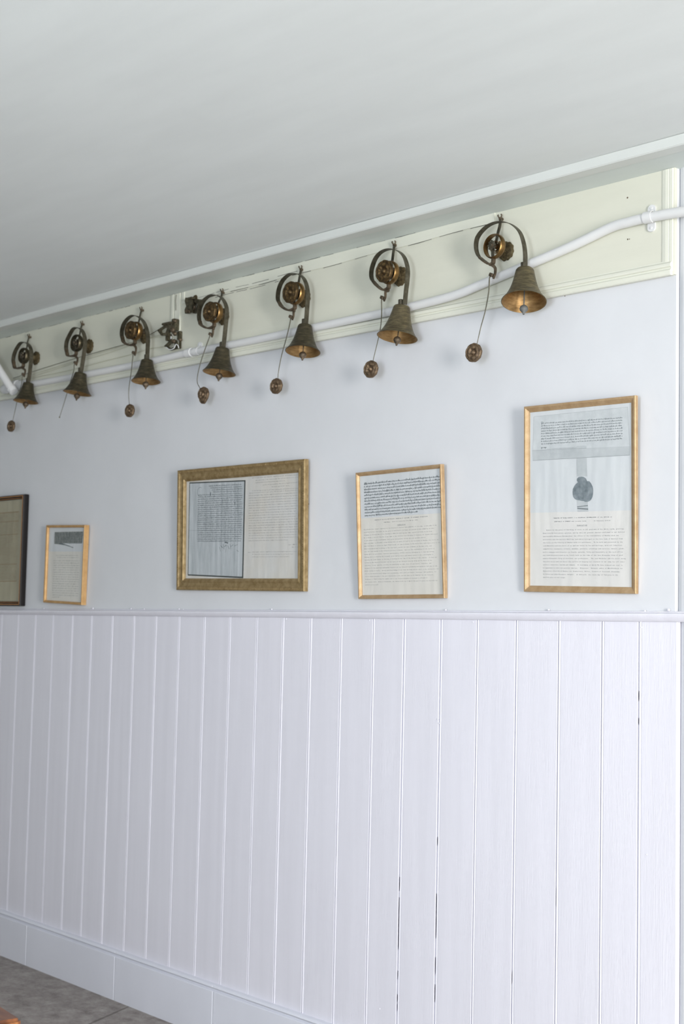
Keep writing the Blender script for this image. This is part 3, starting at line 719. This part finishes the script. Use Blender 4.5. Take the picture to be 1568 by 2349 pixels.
# bell wires left of the cranks
def bellwire(pts, label, m, r=.0011, y=-.016):
    P_ = smooth_path([at(a, b, y) for a, b in pts], 5); bm = bmesh.new(); sweep(bm, P_, circ(r, 8))
    o = build('bell_wire', bm, m, smooth=True); tag(o, label, 'wire', 'bell wires on the cream board'); return o
M_wp = simple('painted_wire', (.62,.62,.50), .5)
bellwire([(362,757),(343,768),(320,780),(240,803),(160,826),(80,851),(30,868)], 'topmost bell wire, dark, slanting down left from the upper crank lever', M_wire, .0010)
bellwire([(372,768),(350,771.5),(330,778),(240,806),(160,832),(80,857),(30,871)], 'painted bell wire just under the topmost wire from the crank', M_wp, .0012)
bellwire([(372,772),(343,776),(322,784),(240,812),(165,834),(80,862),(30,876)], 'lower painted bell wire leaving the upper crank lever to the left', M_wp, .0012)
bellwire([(380,794),(362,797),(343,800),(300,813),(240,828),(165,848),(80,866),(30,880)], 'lowest painted bell wire, from the lower crank lever above the pipe', M_wp, .0013)
bellwire([(403,712),(403,700),(402.5,690),(404,676)], 'short dark bell wire rising from the crank cluster up the batten', M_wire, .0009, YB-.009)

# ------------------------------------------------------------ glyphs for the typed pages
GL = {}
def glyph(ch):
    if ch in GL: return GL[ch]
    cu = bpy.data.curves.new('g', 'FONT'); cu.body = ch; cu.size = 1; cu.resolution_u = 1; cu.fill_mode = 'FRONT'; cu.offset = .022
    ob = bpy.data.objects.new('g', cu); COL.objects.link(ob)
    me = bpy.data.meshes.new_from_object(ob.evaluated_get(bpy.context.evaluated_depsgraph_get()))
    vs = [tuple(v.co) for v in me.vertices]; fs = [tuple(p.vertices) for p in me.polygons]
    bpy.data.objects.remove(ob); bpy.data.curves.remove(cu); bpy.data.meshes.remove(me)
    GL[ch] = (vs, fs); return GL[ch]
class Ink:
    def __init__(s): s.v = []; s.f = []
    def quad(s, a, b, w, y):
        d = Vector((b[0]-a[0], b[1]-a[1])); 
        if d.length < 1e-6: return
        n = Vector((-d.y, d.x)).normalized()*w/2; i = len(s.v)
        for p, sg in ((a,1),(a,-1),(b,-1),(b,1)): s.v.append((p[0]+n.x*sg, y, p[1]+n.y*sg))
        s.f.append((i, i+1, i+2, i+3))
    def poly(s, pts, y):
        i = len(s.v); s.v += [(p[0], y, p[1]) for p in pts]; s.f.append(tuple(range(i, i+len(pts))))
    def typed(s, txt, a, b, size, y, cell=None):
        """one typewriter line from a to b (mm); every letter sits in its own equal cell"""
        n = len(txt)
        if not n: return
        cw = cell or (b[0]-a[0])/n; sl = (b[1]-a[1])/max(b[0]-a[0], 1e-6)
        for k, ch in enumerate(txt):
            if ch == ' ': continue
            vs, fs = glyph(ch)
            if not vs: continue
            xm = sum(v[0] for v in vs)/len(vs); wd = max(v[0] for v in vs)-min(v[0] for v in vs)
            sx = min(size, cw*.92/max(wd, .2)*1.0) if wd > .3 else size*1.2
            cx = a[0]+(k+.5)*cw; cz = a[1]+sl*(cx-a[0]); i = len(s.v)
            s.v += [(cx+(v[0]-(max(q[0] for q in vs)+min(q[0] for q in vs))/2)*sx, y, cz+v[1]*size) for v in vs]
            s.f += [tuple(i+j for j in f) for f in fs]
    def script(s, a, b, xh, w, y, rng, dens=1.0):
        """a line of old secretary hand from a to b: joined minims, ascenders and looped tails"""
        x = a[0]; sl = (b[1]-a[1])/max(b[0]-a[0], 1e-6)
        while x < b[0]:
            wl = rng.uniform(3, 13)*xh*.45; e = min(x+wl, b[0]); p = (x, a[1]+sl*(x-a[0]))
            while x < e:
                st = xh*rng.uniform(.28, .55); x2 = x+st; base = a[1]+sl*(x2-a[0]); r_ = rng.random()
                up = base+xh*(rng.uniform(.7, 1.1) if r_ < .72 else rng.uniform(1.5, 2.2) if r_ < .9 else rng.uniform(.2,.5))
                m1 = (x+st*.5, up); q = (x2, base+rng.uniform(-.12, .15)*xh)
                if rng.random() < .07: q = (x2-st*.4, base-xh*rng.uniform(.6, 1.1))
                s.quad(p, m1, w*rng.uniform(.5, 1.0), y); s.quad(m1, q, w*rng.uniform(.8, 1.5), y)
                p = q; x = x2
            x += xh*rng.uniform(.35, .9)/dens
    def build(s, name, m, parent):
        me = bpy.data.meshes.new(name); me.from_pydata([(a*.001, b*.001, c*.001) for a, b, c in s.v], [], s.f); me.materials.append(m)
        o = bpy.data.objects.new(name, me); COL.objects.link(o); o.parent = parent; return o

def flat(name, pts, y, m, parent, th=.15):
    bm = bmesh.new(); A = [bm.verts.new((p[0]*.001, y*.001, p[1]*.001)) for p in pts]; A2 = [bm.verts.new((p[0]*.001, (y+th)*.001, p[1]*.001)) for p in pts]
    n = len(pts); bm.faces.new(A); bm.faces.new(A2[::-1])
    for i in range(n): bm.faces.new((A[i], A[(i+1) % n], A2[(i+1) % n], A2[i]))
    me = bpy.data.meshes.new(name); bmesh.ops.recalc_face_normals(bm, faces=bm.faces); bm.to_mesh(me); bm.free(); me.materials.append(m)
    o = bpy.data.objects.new(name, me); COL.objects.link(o); o.parent = parent; return o

def picture(name, label, cat, fit, dep, prof, m, beads=None):
    """frame: empty at its middle; local x to the right, z up, y=0 at the front face; prof [(inset, y)] in mm"""
    cx, cz, w, h, ro, ti = fit
    e = bpy.data.objects.new(name, None); COL.objects.link(e); e.empty_display_size = .05
    Rm = Matrix.Rotation(ti, 4, 'X') @ Matrix.Rotation(ro, 4, 'Y')
    e.matrix_world = Matrix.Translation((cx, -dep-(h/2)*math.sin(ti), cz-h/2+h/2*math.cos(ti))) @ Rm
    tag(e, label, cat)
    W2, H2 = w*500, h*500
    bm = bmesh.new(); rings = []
    for ins, y in prof:
        rings.append([bm.verts.new((sx*(W2-ins)*.001, y*.001, sz*(H2-ins)*.001)) for sx, sz in ((-1,-1),(1,-1),(1,1),(-1,1))])
    rings.append(rings[0])
    for A, Bq in zip(rings[:-1], rings[1:]):
        for i in range(4): bm.faces.new((A[i], A[(i+1) % 4], Bq[(i+1) % 4], Bq[i]))
    me = bpy.data.meshes.new('frame_moulding'); bmesh.ops.recalc_face_normals(bm, faces=bm.faces); bm.to_mesh(me); bm.free(); me.materials.append(m)
    o = bpy.data.objects.new('frame_moulding', me); COL.objects.link(o); o.parent = e
    return e, W2, H2
def glass(e, W2, H2, y):
    flat('glass', [(-W2,-H2),(W2,-H2),(W2,H2),(-W2,H2)], y, M_glass, e, 1.2)
lerp = lambda a, b, t: (a[0]+(b[0]-a[0])*t, a[1]+(b[1]-a[1])*t)

# charter with the pendant seal, right-hand picture
e, W2, H2 = picture('framed_charter', 'tall thin gilt frame at the right showing a charter with a hanging wax seal', 'picture', (-2.1388,1.6005,.3392,.4685,.0162,.0369), .012,
    [(0,11),(0,1.5),(1.2,0),(5.5,.2),(7,1.8),(8,2.2),(12.5,5),(14.5,5.5),(15.5,6),(15.5,8),(13,11)], M_gold)
flat('typed_sheet', [(-156,-226),(161,-226),(161,-36),(-156,-34)], 7.5, M_pcream, e)
flat('photo_sheet', [(-156,-35.5),(160,-37),(160,224),(-156,224)], 7.3, M_pblue, e)
pa = flat('parchment_print', [(-142.1,207.4),(143.5,209.0),(148.8,116),(-145.2,121)], 7.1, M_parch, e)
fo = flat('parchment_fold_print', [(-146.7,122.3),(151.3,115.5),(149.3,93.8),(-145.7,96.2)], 6.95, M_fold, e)
flat('seal_tag_print', [(-7.9,125),(22.0,124),(23.2,72),(24.3,49.0),(-6.7,50.3),(-8,80)], 6.85, M_fold, e)
flat('seal_tag_print', [(-7.9,-8),(25.4,-10),(27.7,-36.8),(-5.3,-36.7)], 6.9, M_fold, e)
seal = [(7.4,49.2),(14,47.8),(20.5,44),(22.6,40),(23.4,37.6),(30.6,37),(36,31),(40.7,22.5),(42.3,14),(41.6,6.1),(39.8,-1.5),(36.4,-7.8),(31,-11.5),(24.8,-13.3),(19,-13),(13.1,-10.6),(7,-10.4),(1.5,-9),(-6,-8),(-13.2,-5),(-17.8,0),(-19.7,5.9),(-20,13),(-19.1,20.1),(-15,26.5),(-10.3,31.6),(-4.4,36),(-7.2,40),(-6.7,44.4),(-1.4,48.9)]
flat('wax_seal_print', seal, 6.75, M_seal, e)
ik = Ink(); rg = random.Random(5)
L0, R0, L1, R1 = (-118.8,187.5),(127.4,183.8),(-118.8,131.6),(127.3,129.1)
for k in range(9):
    t = k/8.6; a = lerp(L0, L1, t); b = lerp(R0, R1, t*.985)
    ik.script(a, b, 1.9, .36, 6.95, rg, .8)
ik.script((-118.8,126.0),(-103,125.6), 2.6, .6, 6.95, rg)
ik.quad((-117,193),(-117,184),1.0,6.95); ik.quad((-117,193),(-112,191),.7,6.95); ik.quad((-112,191),(-116,188),.6,6.95)
ik.quad((-100,123.6),(-7,121.5),.3,6.7); ik.quad((-7,118.5),(22,118),.5,6.7)
ik.quad((-146.7,122.0),(-8,119.6),.45,6.7); ik.quad((-145.7,96.5),(149,94),.6,6.7); ik.quad((-142,207.3),(143.5,208.9),.3,6.7); ik.quad((143.5,209),(148.8,116),.3,6.7); ik.quad((-142.1,207),(-145.2,122),.3,6.7)
ik.quad((-6,-24),(26,-22.5),2.0,6.7); ik.quad((-5.6,-28),(27,-31),3.2,6.7)
ik.build('script_lines', M_inkg, e)
T5 = ["    Robert by the grace of God King of Scots to all good men of his whole realm, greeting.",
"Know that We have given, granted, and by this our present charter confirmed to our beloved",
"and faithful Nicholas Skirmeschour the office of the constabulary of Dundee with the",
"pertinents and the western dwelling land which belonged to the late Lady of Balliol from",
"the lands of the liberty of Dundee with its pertinents.  To be held and possessed by the",
"said Nicholas and his heirs of us and our heirs in fee and heritage, with all liberties,",
"commodities, easements, (ishes), meadows, pastures, pleadings and services, waters, ponds,",
"mills, homages and liveries, as freely, quietly, fully and honourably as the said office",
"and land aforesaid used to be freely held in the time of the late Alexander king of good",
"memory Alexander, King of Scotland, our predecessor.  The said Nicholas and his heirs doing",
"therefor to us and our heirs the service of keeping our standard in our army for all other",
"service, exaction, custom and demand.  In testimony of which We have ordered our seal to",
"be appended to this our present charter.  Witnesses:  Bernard, abbot of Aberbrothock our",
"Chancellor, Patrick of Dunbar our Chamberlain, Walter, Steward of Scotland, Alexander",
"de Seton and John Wischart, knights.  At Arbroath, the tenth day of February in the",
"twelfth year of our reign."]
ik = Ink()
ik.typed("CHARTER BY KING ROBERT I to NICHOLAS SKIRMESCHUR of the OFFICE of", (-79.6,-51.6), (97.5,-52.6), 3.3, 7.2)
ik.typed("CONSTABLE of DUNDEE and certain lands        10 February 1317/8.", (-78.1,-60.3), (94.7,-61.1), 3.3, 7.2)
ik.typed("TRANSLATION", (-8,-71), (23.3,-71), 3.2, 7.2); ik.quad((-8,-72.2),(23.3,-72.2),.3,7.2)
for k, s in enumerate(T5):
    z = -80.0-(197.8-80.0)*k/15
    ik.typed(s, (-113.1, z-.9), (137.9, z-1.6), 3.3, 7.2, cell=2.74)
ik.build('typed_text', M_ink, e)
glass(e, W2-14, H2-14, 6.2-1.2)

# letter with script upper half, second picture from the right
e, W2, H2 = picture('framed_letter', 'gilt framed page, close rows of dark script above faint typing, second frame from the right', 'picture', (-2.7489,1.5293,.3316,.3579,-.0094,.051), .014,
    [(0,13),(0,1.2),(1.2,0),(5,.2),(6.2,2),(7.2,2.2),(9.6,5.5),(10.6,6),(10.6,8),(9,13)], M_gold)
flat('typed_sheet', [(-156,-171),(157,-171),(157,49.5),(-156,49.9)], 8, M_pbeige, e)
flat('photo_sheet', [(-156,48.9),(157,48.5),(157,171),(-156,171)], 7.8, M_pblue, e)
ik = Ink(); rg = random.Random(17)
for k in range(12):
    a = lerp((-139.3,144.3), (-139.0,54.2), k/11); b = lerp((154.4,145.3), (154,54.8), k/11)
    if k == 11: b = (67.6, 55.4)
    ik.script(a, b, 2.8, .5, 7.5, rg, 1.3)
ik.quad((-137,150),(-137,142),1.3,7.5); ik.quad((-134,150),(-130,143),1.1,7.5); ik.quad((-130,150),(-127,143),1.0,7.5)
ik.build('script_lines', M_ink2, e)
T4 = ["William Wallace, knight, Guardian of the kingdom of Scotland and commander of its army, in the name of the",
"excellent prince, lord John, by the grace of God King of Scotland, by consent of the community of that",
"kingdom, to all good men of his kingdom to whom this writing may come, eternal greeting in the Lord.",
"Be it known to you all that We in the name of the foresaid lord the King of Scotland, by consent and assent",
"of the nobles of the said kingdom, have given and granted, and by this our present charter",
"have confirmed, to Alexander called Skirmischur six marks of land in the territory of Dundee, that is to say",
"that land which is called the Upper Field beside the town of Dundee on the north side, with those acres in the",
"west field which used to belong to the royal part, beside the town of Dundee on the west side, and",
"also the royal meadow in the foresaid territory of Dundee.  And also the constabulary of the castle of",
"Dundee with its pertinents, liberties and easements, without reserve, belonging to or that may belong,",
"holding and to be held by the foresaid, as he and his heirs and nearest given to the said kingdom in",
"carrying the royal banner in the army of Scotland at the time of the making of this charter.  To have and",
"to hold to the foresaid Alexander and his heirs of our foresaid lord the King and his heirs in fee",
"heritably, freely, quietly, entirely and honourably for ever, with all pertinents, liberties, and",
"easements to the said land and meadow foresaid and the foresaid constabulary belonging or that may in any",
"manner belong in future.  Giving therefrom homage to our lord the King and his heirs or his successors, and",
"also in the foresaid lord, homage and constabulary, with their pertinents, liberties, and easements, for",
"service which pertains to the said constabulary used, and all that can be demanded for the foresaid.",
"In witness of which thing the common seal of the foresaid kingdom of Scotland is affixed to",
"this present writ.  Given at Torphichen, the twenty-ninth day of March the year of grace one thousand two",
"hundred ninety-eight."]
ik = Ink()
ik.typed("CHARTER BY SIR WILLIAM WALLACE, GUARDIAN OF SCOTLAND, TO ALEXANDER SKIRMISCHUR,", (-100.2,40.6), (107.7,41.0), 3.0, 7.7)
ik.typed("CONSTABLE.  Given at Torphichen 29th March, 1298.", (-63,32.6), (69.6,33.2), 3.0, 7.7)
ik.typed("TRANSLATION", (-10.9,23), (20.3,23), 3.0, 7.7); ik.quad((-10.9,21.8),(20.3,21.8),.3,7.7)
for k, s in enumerate(T4):
    z = 15.5-(140.5+15.5)*k/20
    ik.typed(s, (-143.8, z), (140, z+.3), 3.0, 7.7, cell=2.66)
ik.build('typed_text', M_ink, e)
glass(e, W2-9, H2-9, 5.5)

# wide ornate frame
e, W2, H2 = picture('framed_document', 'wide ornate gilt frame, grey black-edged manuscript copy beside a stained typed page', 'picture', (-3.4548,1.569,.6298,.3919,.0086,.0317), .017,
    [(0,16),(0,2),(2,.3),(5,0),(10,.8),(12,2.5),(17,4.5),(24,5),(28,3.5),(31,3.2),(33,5.5),(36,7.5),(38,9),(38,11),(30,16)], M_gold2)
# beaded outer border, one mesh
ik = None
bm = bmesh.new()
def dot(cx_, cz_, rx_, rz_):
    lathe(bm, [(0,-.0016),(.7,-.0012),(1,0.0)], (cx_*.001, .0005, cz_*.001), (0,1,0), 8, mod=lambda th,r,h: (r*.0018, h))
n_ = 86
for i in range(n_):
    x = -W2+6+(2*W2-12)*i/(n_-1)
    for s in (-1, 1): dot(x, s*(H2-6.5), 1, 1)
n_ = 54
for i in range(1, n_-1):
    z = -H2+6+(2*H2-12)*i/(n_-1)
    for s in (-1, 1): dot(s*(W2-6.5), z, 1, 1)
me = bpy.data.meshes.new('bead_border'); bm.to_mesh(me); bm.free(); me.materials.append(M_gold2)
o = bpy.data.objects.new('bead_border', me); COL.objects.link(o); o.parent = e
flat('typed_sheet', [(-279,-174),(296,-174),(296,173),(-279,173)], 12, M_pstain, e)
flat('black_edge_print', [(-263.8,154.6),(25,147.8),(23,60),(18,-157.2),(-267.5,-148.6)], 11.8, M_border, e)
flat('manuscript_print', [(-260.5,150.8),(19.5,144.2),(17.4,60),(12.4,-152.4),(-264,-144.6)], 11.6, M_pgrey2, e)
ik = Ink(); rg = random.Random(31)
for k in range(27):
    z = 137-(137+39)*k/26; x0 = -217 if k > 3 else -160+k*8
    ik.script((x0, z), (9+rg.uniform(-4,3), z-3), 2.0, .33, 11.4, rg)
C0 = (-205,121)
for i in range(14):
    a0 = 1.0+i/14*4.3; a1 = 1.0+(i+1)/14*4.3
    ik.quad((C0[0]+14*math.cos(a0), C0[1]+15*math.sin(a0)), (C0[0]+14*math.cos(a1), C0[1]+15*math.sin(a1)), .9, 11.4)
ik.poly([(-152,119),(-148.5,117),(-149,108),(-151.5,103),(-153,110)], 11.4)
for (x0,z0,x1,z1,w_) in ((-102,-58,-96,-72,1.0),(-96,-54,-84,-62,1.4),(-84,-50,-78,-66,1.2),(-78,-58,-66,-52,1.3),(-66,-52,-70,-76,1.0),(-60,-54,-52,-66,1.2),(-48,-50,-44,-66,1.2),(-44,-58,-32,-52,1.1),(-26,-56,-10,-52,1.0),(-76,-44,-58,-46,3.2),(-70,-42,-62,-48,2.2),(-14,-70,-6,-74,1.2)):
    ik.quad((x0,z0),(x1,z1),w_,11.4)
for xf in (-92, -25, -10): ik.quad((xf, 144), (xf-2, -150), .55, 11.45)
ik.quad((-263,-2),(14,-8),.4,11.45); ik.poly([(-28,82),(-24,82),(-25,70),(-27,72)],11.4)
ik.build('script_lines', M_ink2, e)
TW = ("the said lord and his heirs to have and to hold the lands of the barony with the castle and the mill thereof in free "
      "heritage for ever by all their right meiths and marches old and divided as they lie in length and breadth in houses "
      "biggings woods plains moors mosses ways waters stanks rivers meadows and pastures with all and sundry other liberties "
      "commodities profits and easements whatsoever as well not named as named far and near pertaining to the foresaid lands ").split()
def filler(n, rng):
    s = ''
    i = rng.randrange(len(TW))
    while len(s) < n: s += TW[i % len(TW)]+' '; i += 1
    return s[:n].rstrip()
ik = Ink(); rg = random.Random(9); Y = 11.8
for (a, b, n) in (((56.8,151.6),(284.5,150.5),82),((73.4,143.6),(290,143.4),78),((73.5,136.6),(213.7,135.8),50),((108.7,127.6),(278.1,128),60),((150.3,120.2),(233.1,120.2),30),((57.3,112),(278.3,110.4),80)):
    ik.typed(filler(n, rg), a, b, 3.3, Y)
for k in range(20):
    z = 105.4-(105.4+42.2)*k/19; xe = 229 if k == 19 else 275+rg.uniform(-14, 14)
    ik.typed(filler(int((xe-42)/2.75), rg), (42.5, z), (xe, z-.8), 3.3, Y)
ik.typed("(Sgd.) JAMES R.", (229.2,-57.8), (271.2,-57), 3.2, Y); ik.typed("May 4, 1588", (247,-64.9), (284.4,-65.2), 3.2, Y)
ik.typed("Note:", (40.8,-78.2), (55.5,-78.2), 3.3, Y)
for k, n in enumerate((76, 70, 64)):
    z = -77.2-7.6*k; ik.typed(filler(n, rg), (59.7,z), (59.7+n*2.76, z-1), 3.3, Y)
ik.build('typed_text', M_ink, e)
glass(e, W2-34, H2-34, 9.2)

# small frame near the left
e, W2, H2 = picture('framed_note', 'small honey-gilt frame at the left, dark block of script over dense typing', 'picture', (-4.4494,1.4698,.2589,.2847,.032,.0158), .020,
    [(0,19),(0,1.5),(1.5,0),(6,.5),(8,2),(9,6),(9,8),(7,19)], M_amber)
flat('typed_sheet', [(-122,-135),(122,-135),(122,48),(-122,46)], 10, M_pbeige, e)
flat('photo_sheet', [(-122,45.4),(122,47.8),(122,135),(-122,135)], 9.8, M_pblue, e)
flat('script_block_print', [(-84.2,117.2),(-30,118.2),(40,119),(106.8,119.5),(105.5,100),(103.5,79.6),(20,78),(-22,76.5),(-40,71.5),(-83.4,73.8)], 9.6, M_pdark, e)
ik = Ink(); rg = random.Random(77)
for k in range(7): ik.script((-80, 112-6*k), (102, 113-6*k), 2.4, .8, 9.4, rg, 1.5)
for a, b, w_ in (((-50,75),(-15,72),5),((-15,72),(20,66),3.2),((20,66),(46,61),2.4)): ik.quad(a, b, w_, 9.4)
ik.build('script_lines', M_ink2, e)
ik = Ink(); Y = 9.8
for k, (x0, n) in enumerate(((-70,38),(-60,36))): ik.typed(filler(n, rg), (x0, 31-7.5*k), (x0+n*4, 32-7.5*k), 4.4, Y)
for k in range(17):
    z = 11-(122.5+11)*k/16; n = 12 if k == 16 else 43
    ik.typed(filler(n, rg), (-84, z), (-84+n*4.05, z+2), 4.6, Y)
ik.build('typed_text', M_ink2, e)
glass(e, W2-7, H2-7, 7.5)

# black and copper frame running out of view at the left edge
w_ = .36; x1 = -4.741
e, W2, H2 = picture('framed_parchment', 'black frame with copper inner line around brown parchment, cut by the left edge of view', 'picture', (x1-w_/2,1.5285,w_,.4159,.0,.004), .026,
    [(-2.5,24),(-3.6,16),(-3.6,9),(-2.8,4),(-1.6,1.6),(-.8,1.2),(-.4,.3),(0,0),(4,.3),(4.5,2),(8,5),(13,6),(14,8),(14,10),(0,24)], M_black)
bm = bmesh.new(); rings = []
for ins, y in ((1,.2),(1,-.8),(4.4,-.6),(4.4,.6)):
    rings.append([bm.verts.new((sx*(W2-ins)*.001, y*.001, sz*(H2-ins)*.001)) for sx, sz in ((-1,-1),(1,-1),(1,1),(-1,1))])
for A, Bq in zip(rings[:-1], rings[1:]):
    for i in range(4): bm.faces.new((A[i], A[(i+1) % 4], Bq[(i+1) % 4], Bq[i]))
for i in range(110):
    for sx in (-1, 1):
        z = -H2+9+(2*H2-18)*i/109
        lathe(bm, [(0,-.0012),(.7,-.001),(1,.0006)], (sx*(W2-10.5)*.001, .0050, z*.001), (0,1,0), 6, mod=lambda th,r,h: (r*.0012, h))
for i in range(90):
    for sz in (-1, 1):
        x = -W2+9+(2*W2-18)*i/89
        lathe(bm, [(0,-.0012),(.7,-.001),(1,.0006)], (x*.001, .0050, sz*(H2-10.5)*.001), (0,1,0), 6, mod=lambda th,r,h: (r*.0012, h))
me = bpy.data.meshes.new('inner_line'); bmesh.ops.recalc_face_normals(bm, faces=bm.faces); bm.to_mesh(me); bm.free(); me.materials.append(M_copper)
o = bpy.data.objects.new('inner_line', me); COL.objects.link(o); o.parent = e; o['label'] = 'copper coloured beaded inner line'
flat('parchment_sheet', [(-W2+13,-H2+13),(W2-13,-H2+13),(W2-13,H2-13),(-W2+13,H2-13)], 12, M_brownp, e)
ik = Ink(); rg = random.Random(3); X0, X1, Z0, Z1 = -W2+44, W2-46, -117, 147
for a, b in (((X0,Z1),(X1,Z1)),((X0,Z0),(X1,Z0))): ik.quad(a, b, 3.2, 11.8)
ik.quad((X0,Z1),(X0,Z0),.8,11.8); ik.quad((X1,Z1),(X1,Z0),.8,11.8)
for z in (112, 62, -52): ik.quad((X0,z),(X1,z),1.6,11.8)
for k in range(46):
    z = Z1-6-(Z1-Z0-12)*k/45; ik.script((X0+4,z),(X1-4,z),1.8,.35,11.75,rg)
ik.build('script_lines', M_ink3, e)
glass(e, W2-9, H2-9, 9)
# cord stub behind the small frame and nail beside the ornate one
for px, py, lab in ((201.5,1249,'tiny picture nail just right of the small honey-gilt frame'),(706.8,1156,'tiny picture nail just right of the wide ornate frame')):
    bm = bmesh.new(); lathe(bm, [(0,-.006),(.0013,-.006),(.0013,.004),(.0026,.004),(.0026,.0055),(0,.006)], at(px,py,-.004), (.5,-1,0), 10)
    tag(build('nail', bm, M_iron, smooth=True), lab, 'nail')

# ------------------------------------------------------------ wooden bench whose end corner enters at the lower left
def onz(px, py, z):
    d = _f + _r*((px-784)/FOC) - _u*((py-1174.5)/FOC); t = (z-CAM_Z)/d.z
    return Vector((d.x*t, CAM_Y+d.y*t, z))
HB = .46
P0 = onz(50, 2336, HB); P1 = onz(0, 2304.5, HB); ed = (P0-P1).normalized(); nd = Vector((-ed.y, ed.x, 0)); 
if nd.y > 0: nd = -nd
ang = math.atan2(ed.y, ed.x)
bench = thing('wooden_bench', 'polished orange-brown wooden bench corner at the lower left of the floor', 'bench', (P0.x, P0.y, z_floor(P0.x)))
def bl(bm, a0, a1, b0, b1, z0, z1):
    vs = box(bm, 0,1,0,1,0,1)
    for v in vs:
        a = a0+(a1-a0)*v.co.x; b = b0+(b1-b0)*v.co.y; z = z0+(z1-z0)*v.co.z
        v.co = Vector((P0.x, P0.y, 0)) + ed*a + nd*b + Vector((0,0,z))
bm = bmesh.new(); bl(bm, -1.1, 0, 0, .34, HB-.028, HB); bmesh.ops.bevel(bm, geom=list(bm.edges), offset=.006, segments=3, affect='EDGES'); build('seat', bm, M_wood, bench)
for a in (-1.04, -.08):
    for b in (.03, .27):
        bm = bmesh.new(); bl(bm, a, a+.04, b, b+.04, z_floor(P0.x), HB-.028); build('leg', bm, M_wood, bench)
bm = bmesh.new(); bl(bm, -1.02, -.06, .04, .06, HB-.09, HB-.028); bl(bm, -1.02, -.06, .28, .30, HB-.09, HB-.028); build('apron', bm, M_wood, bench)
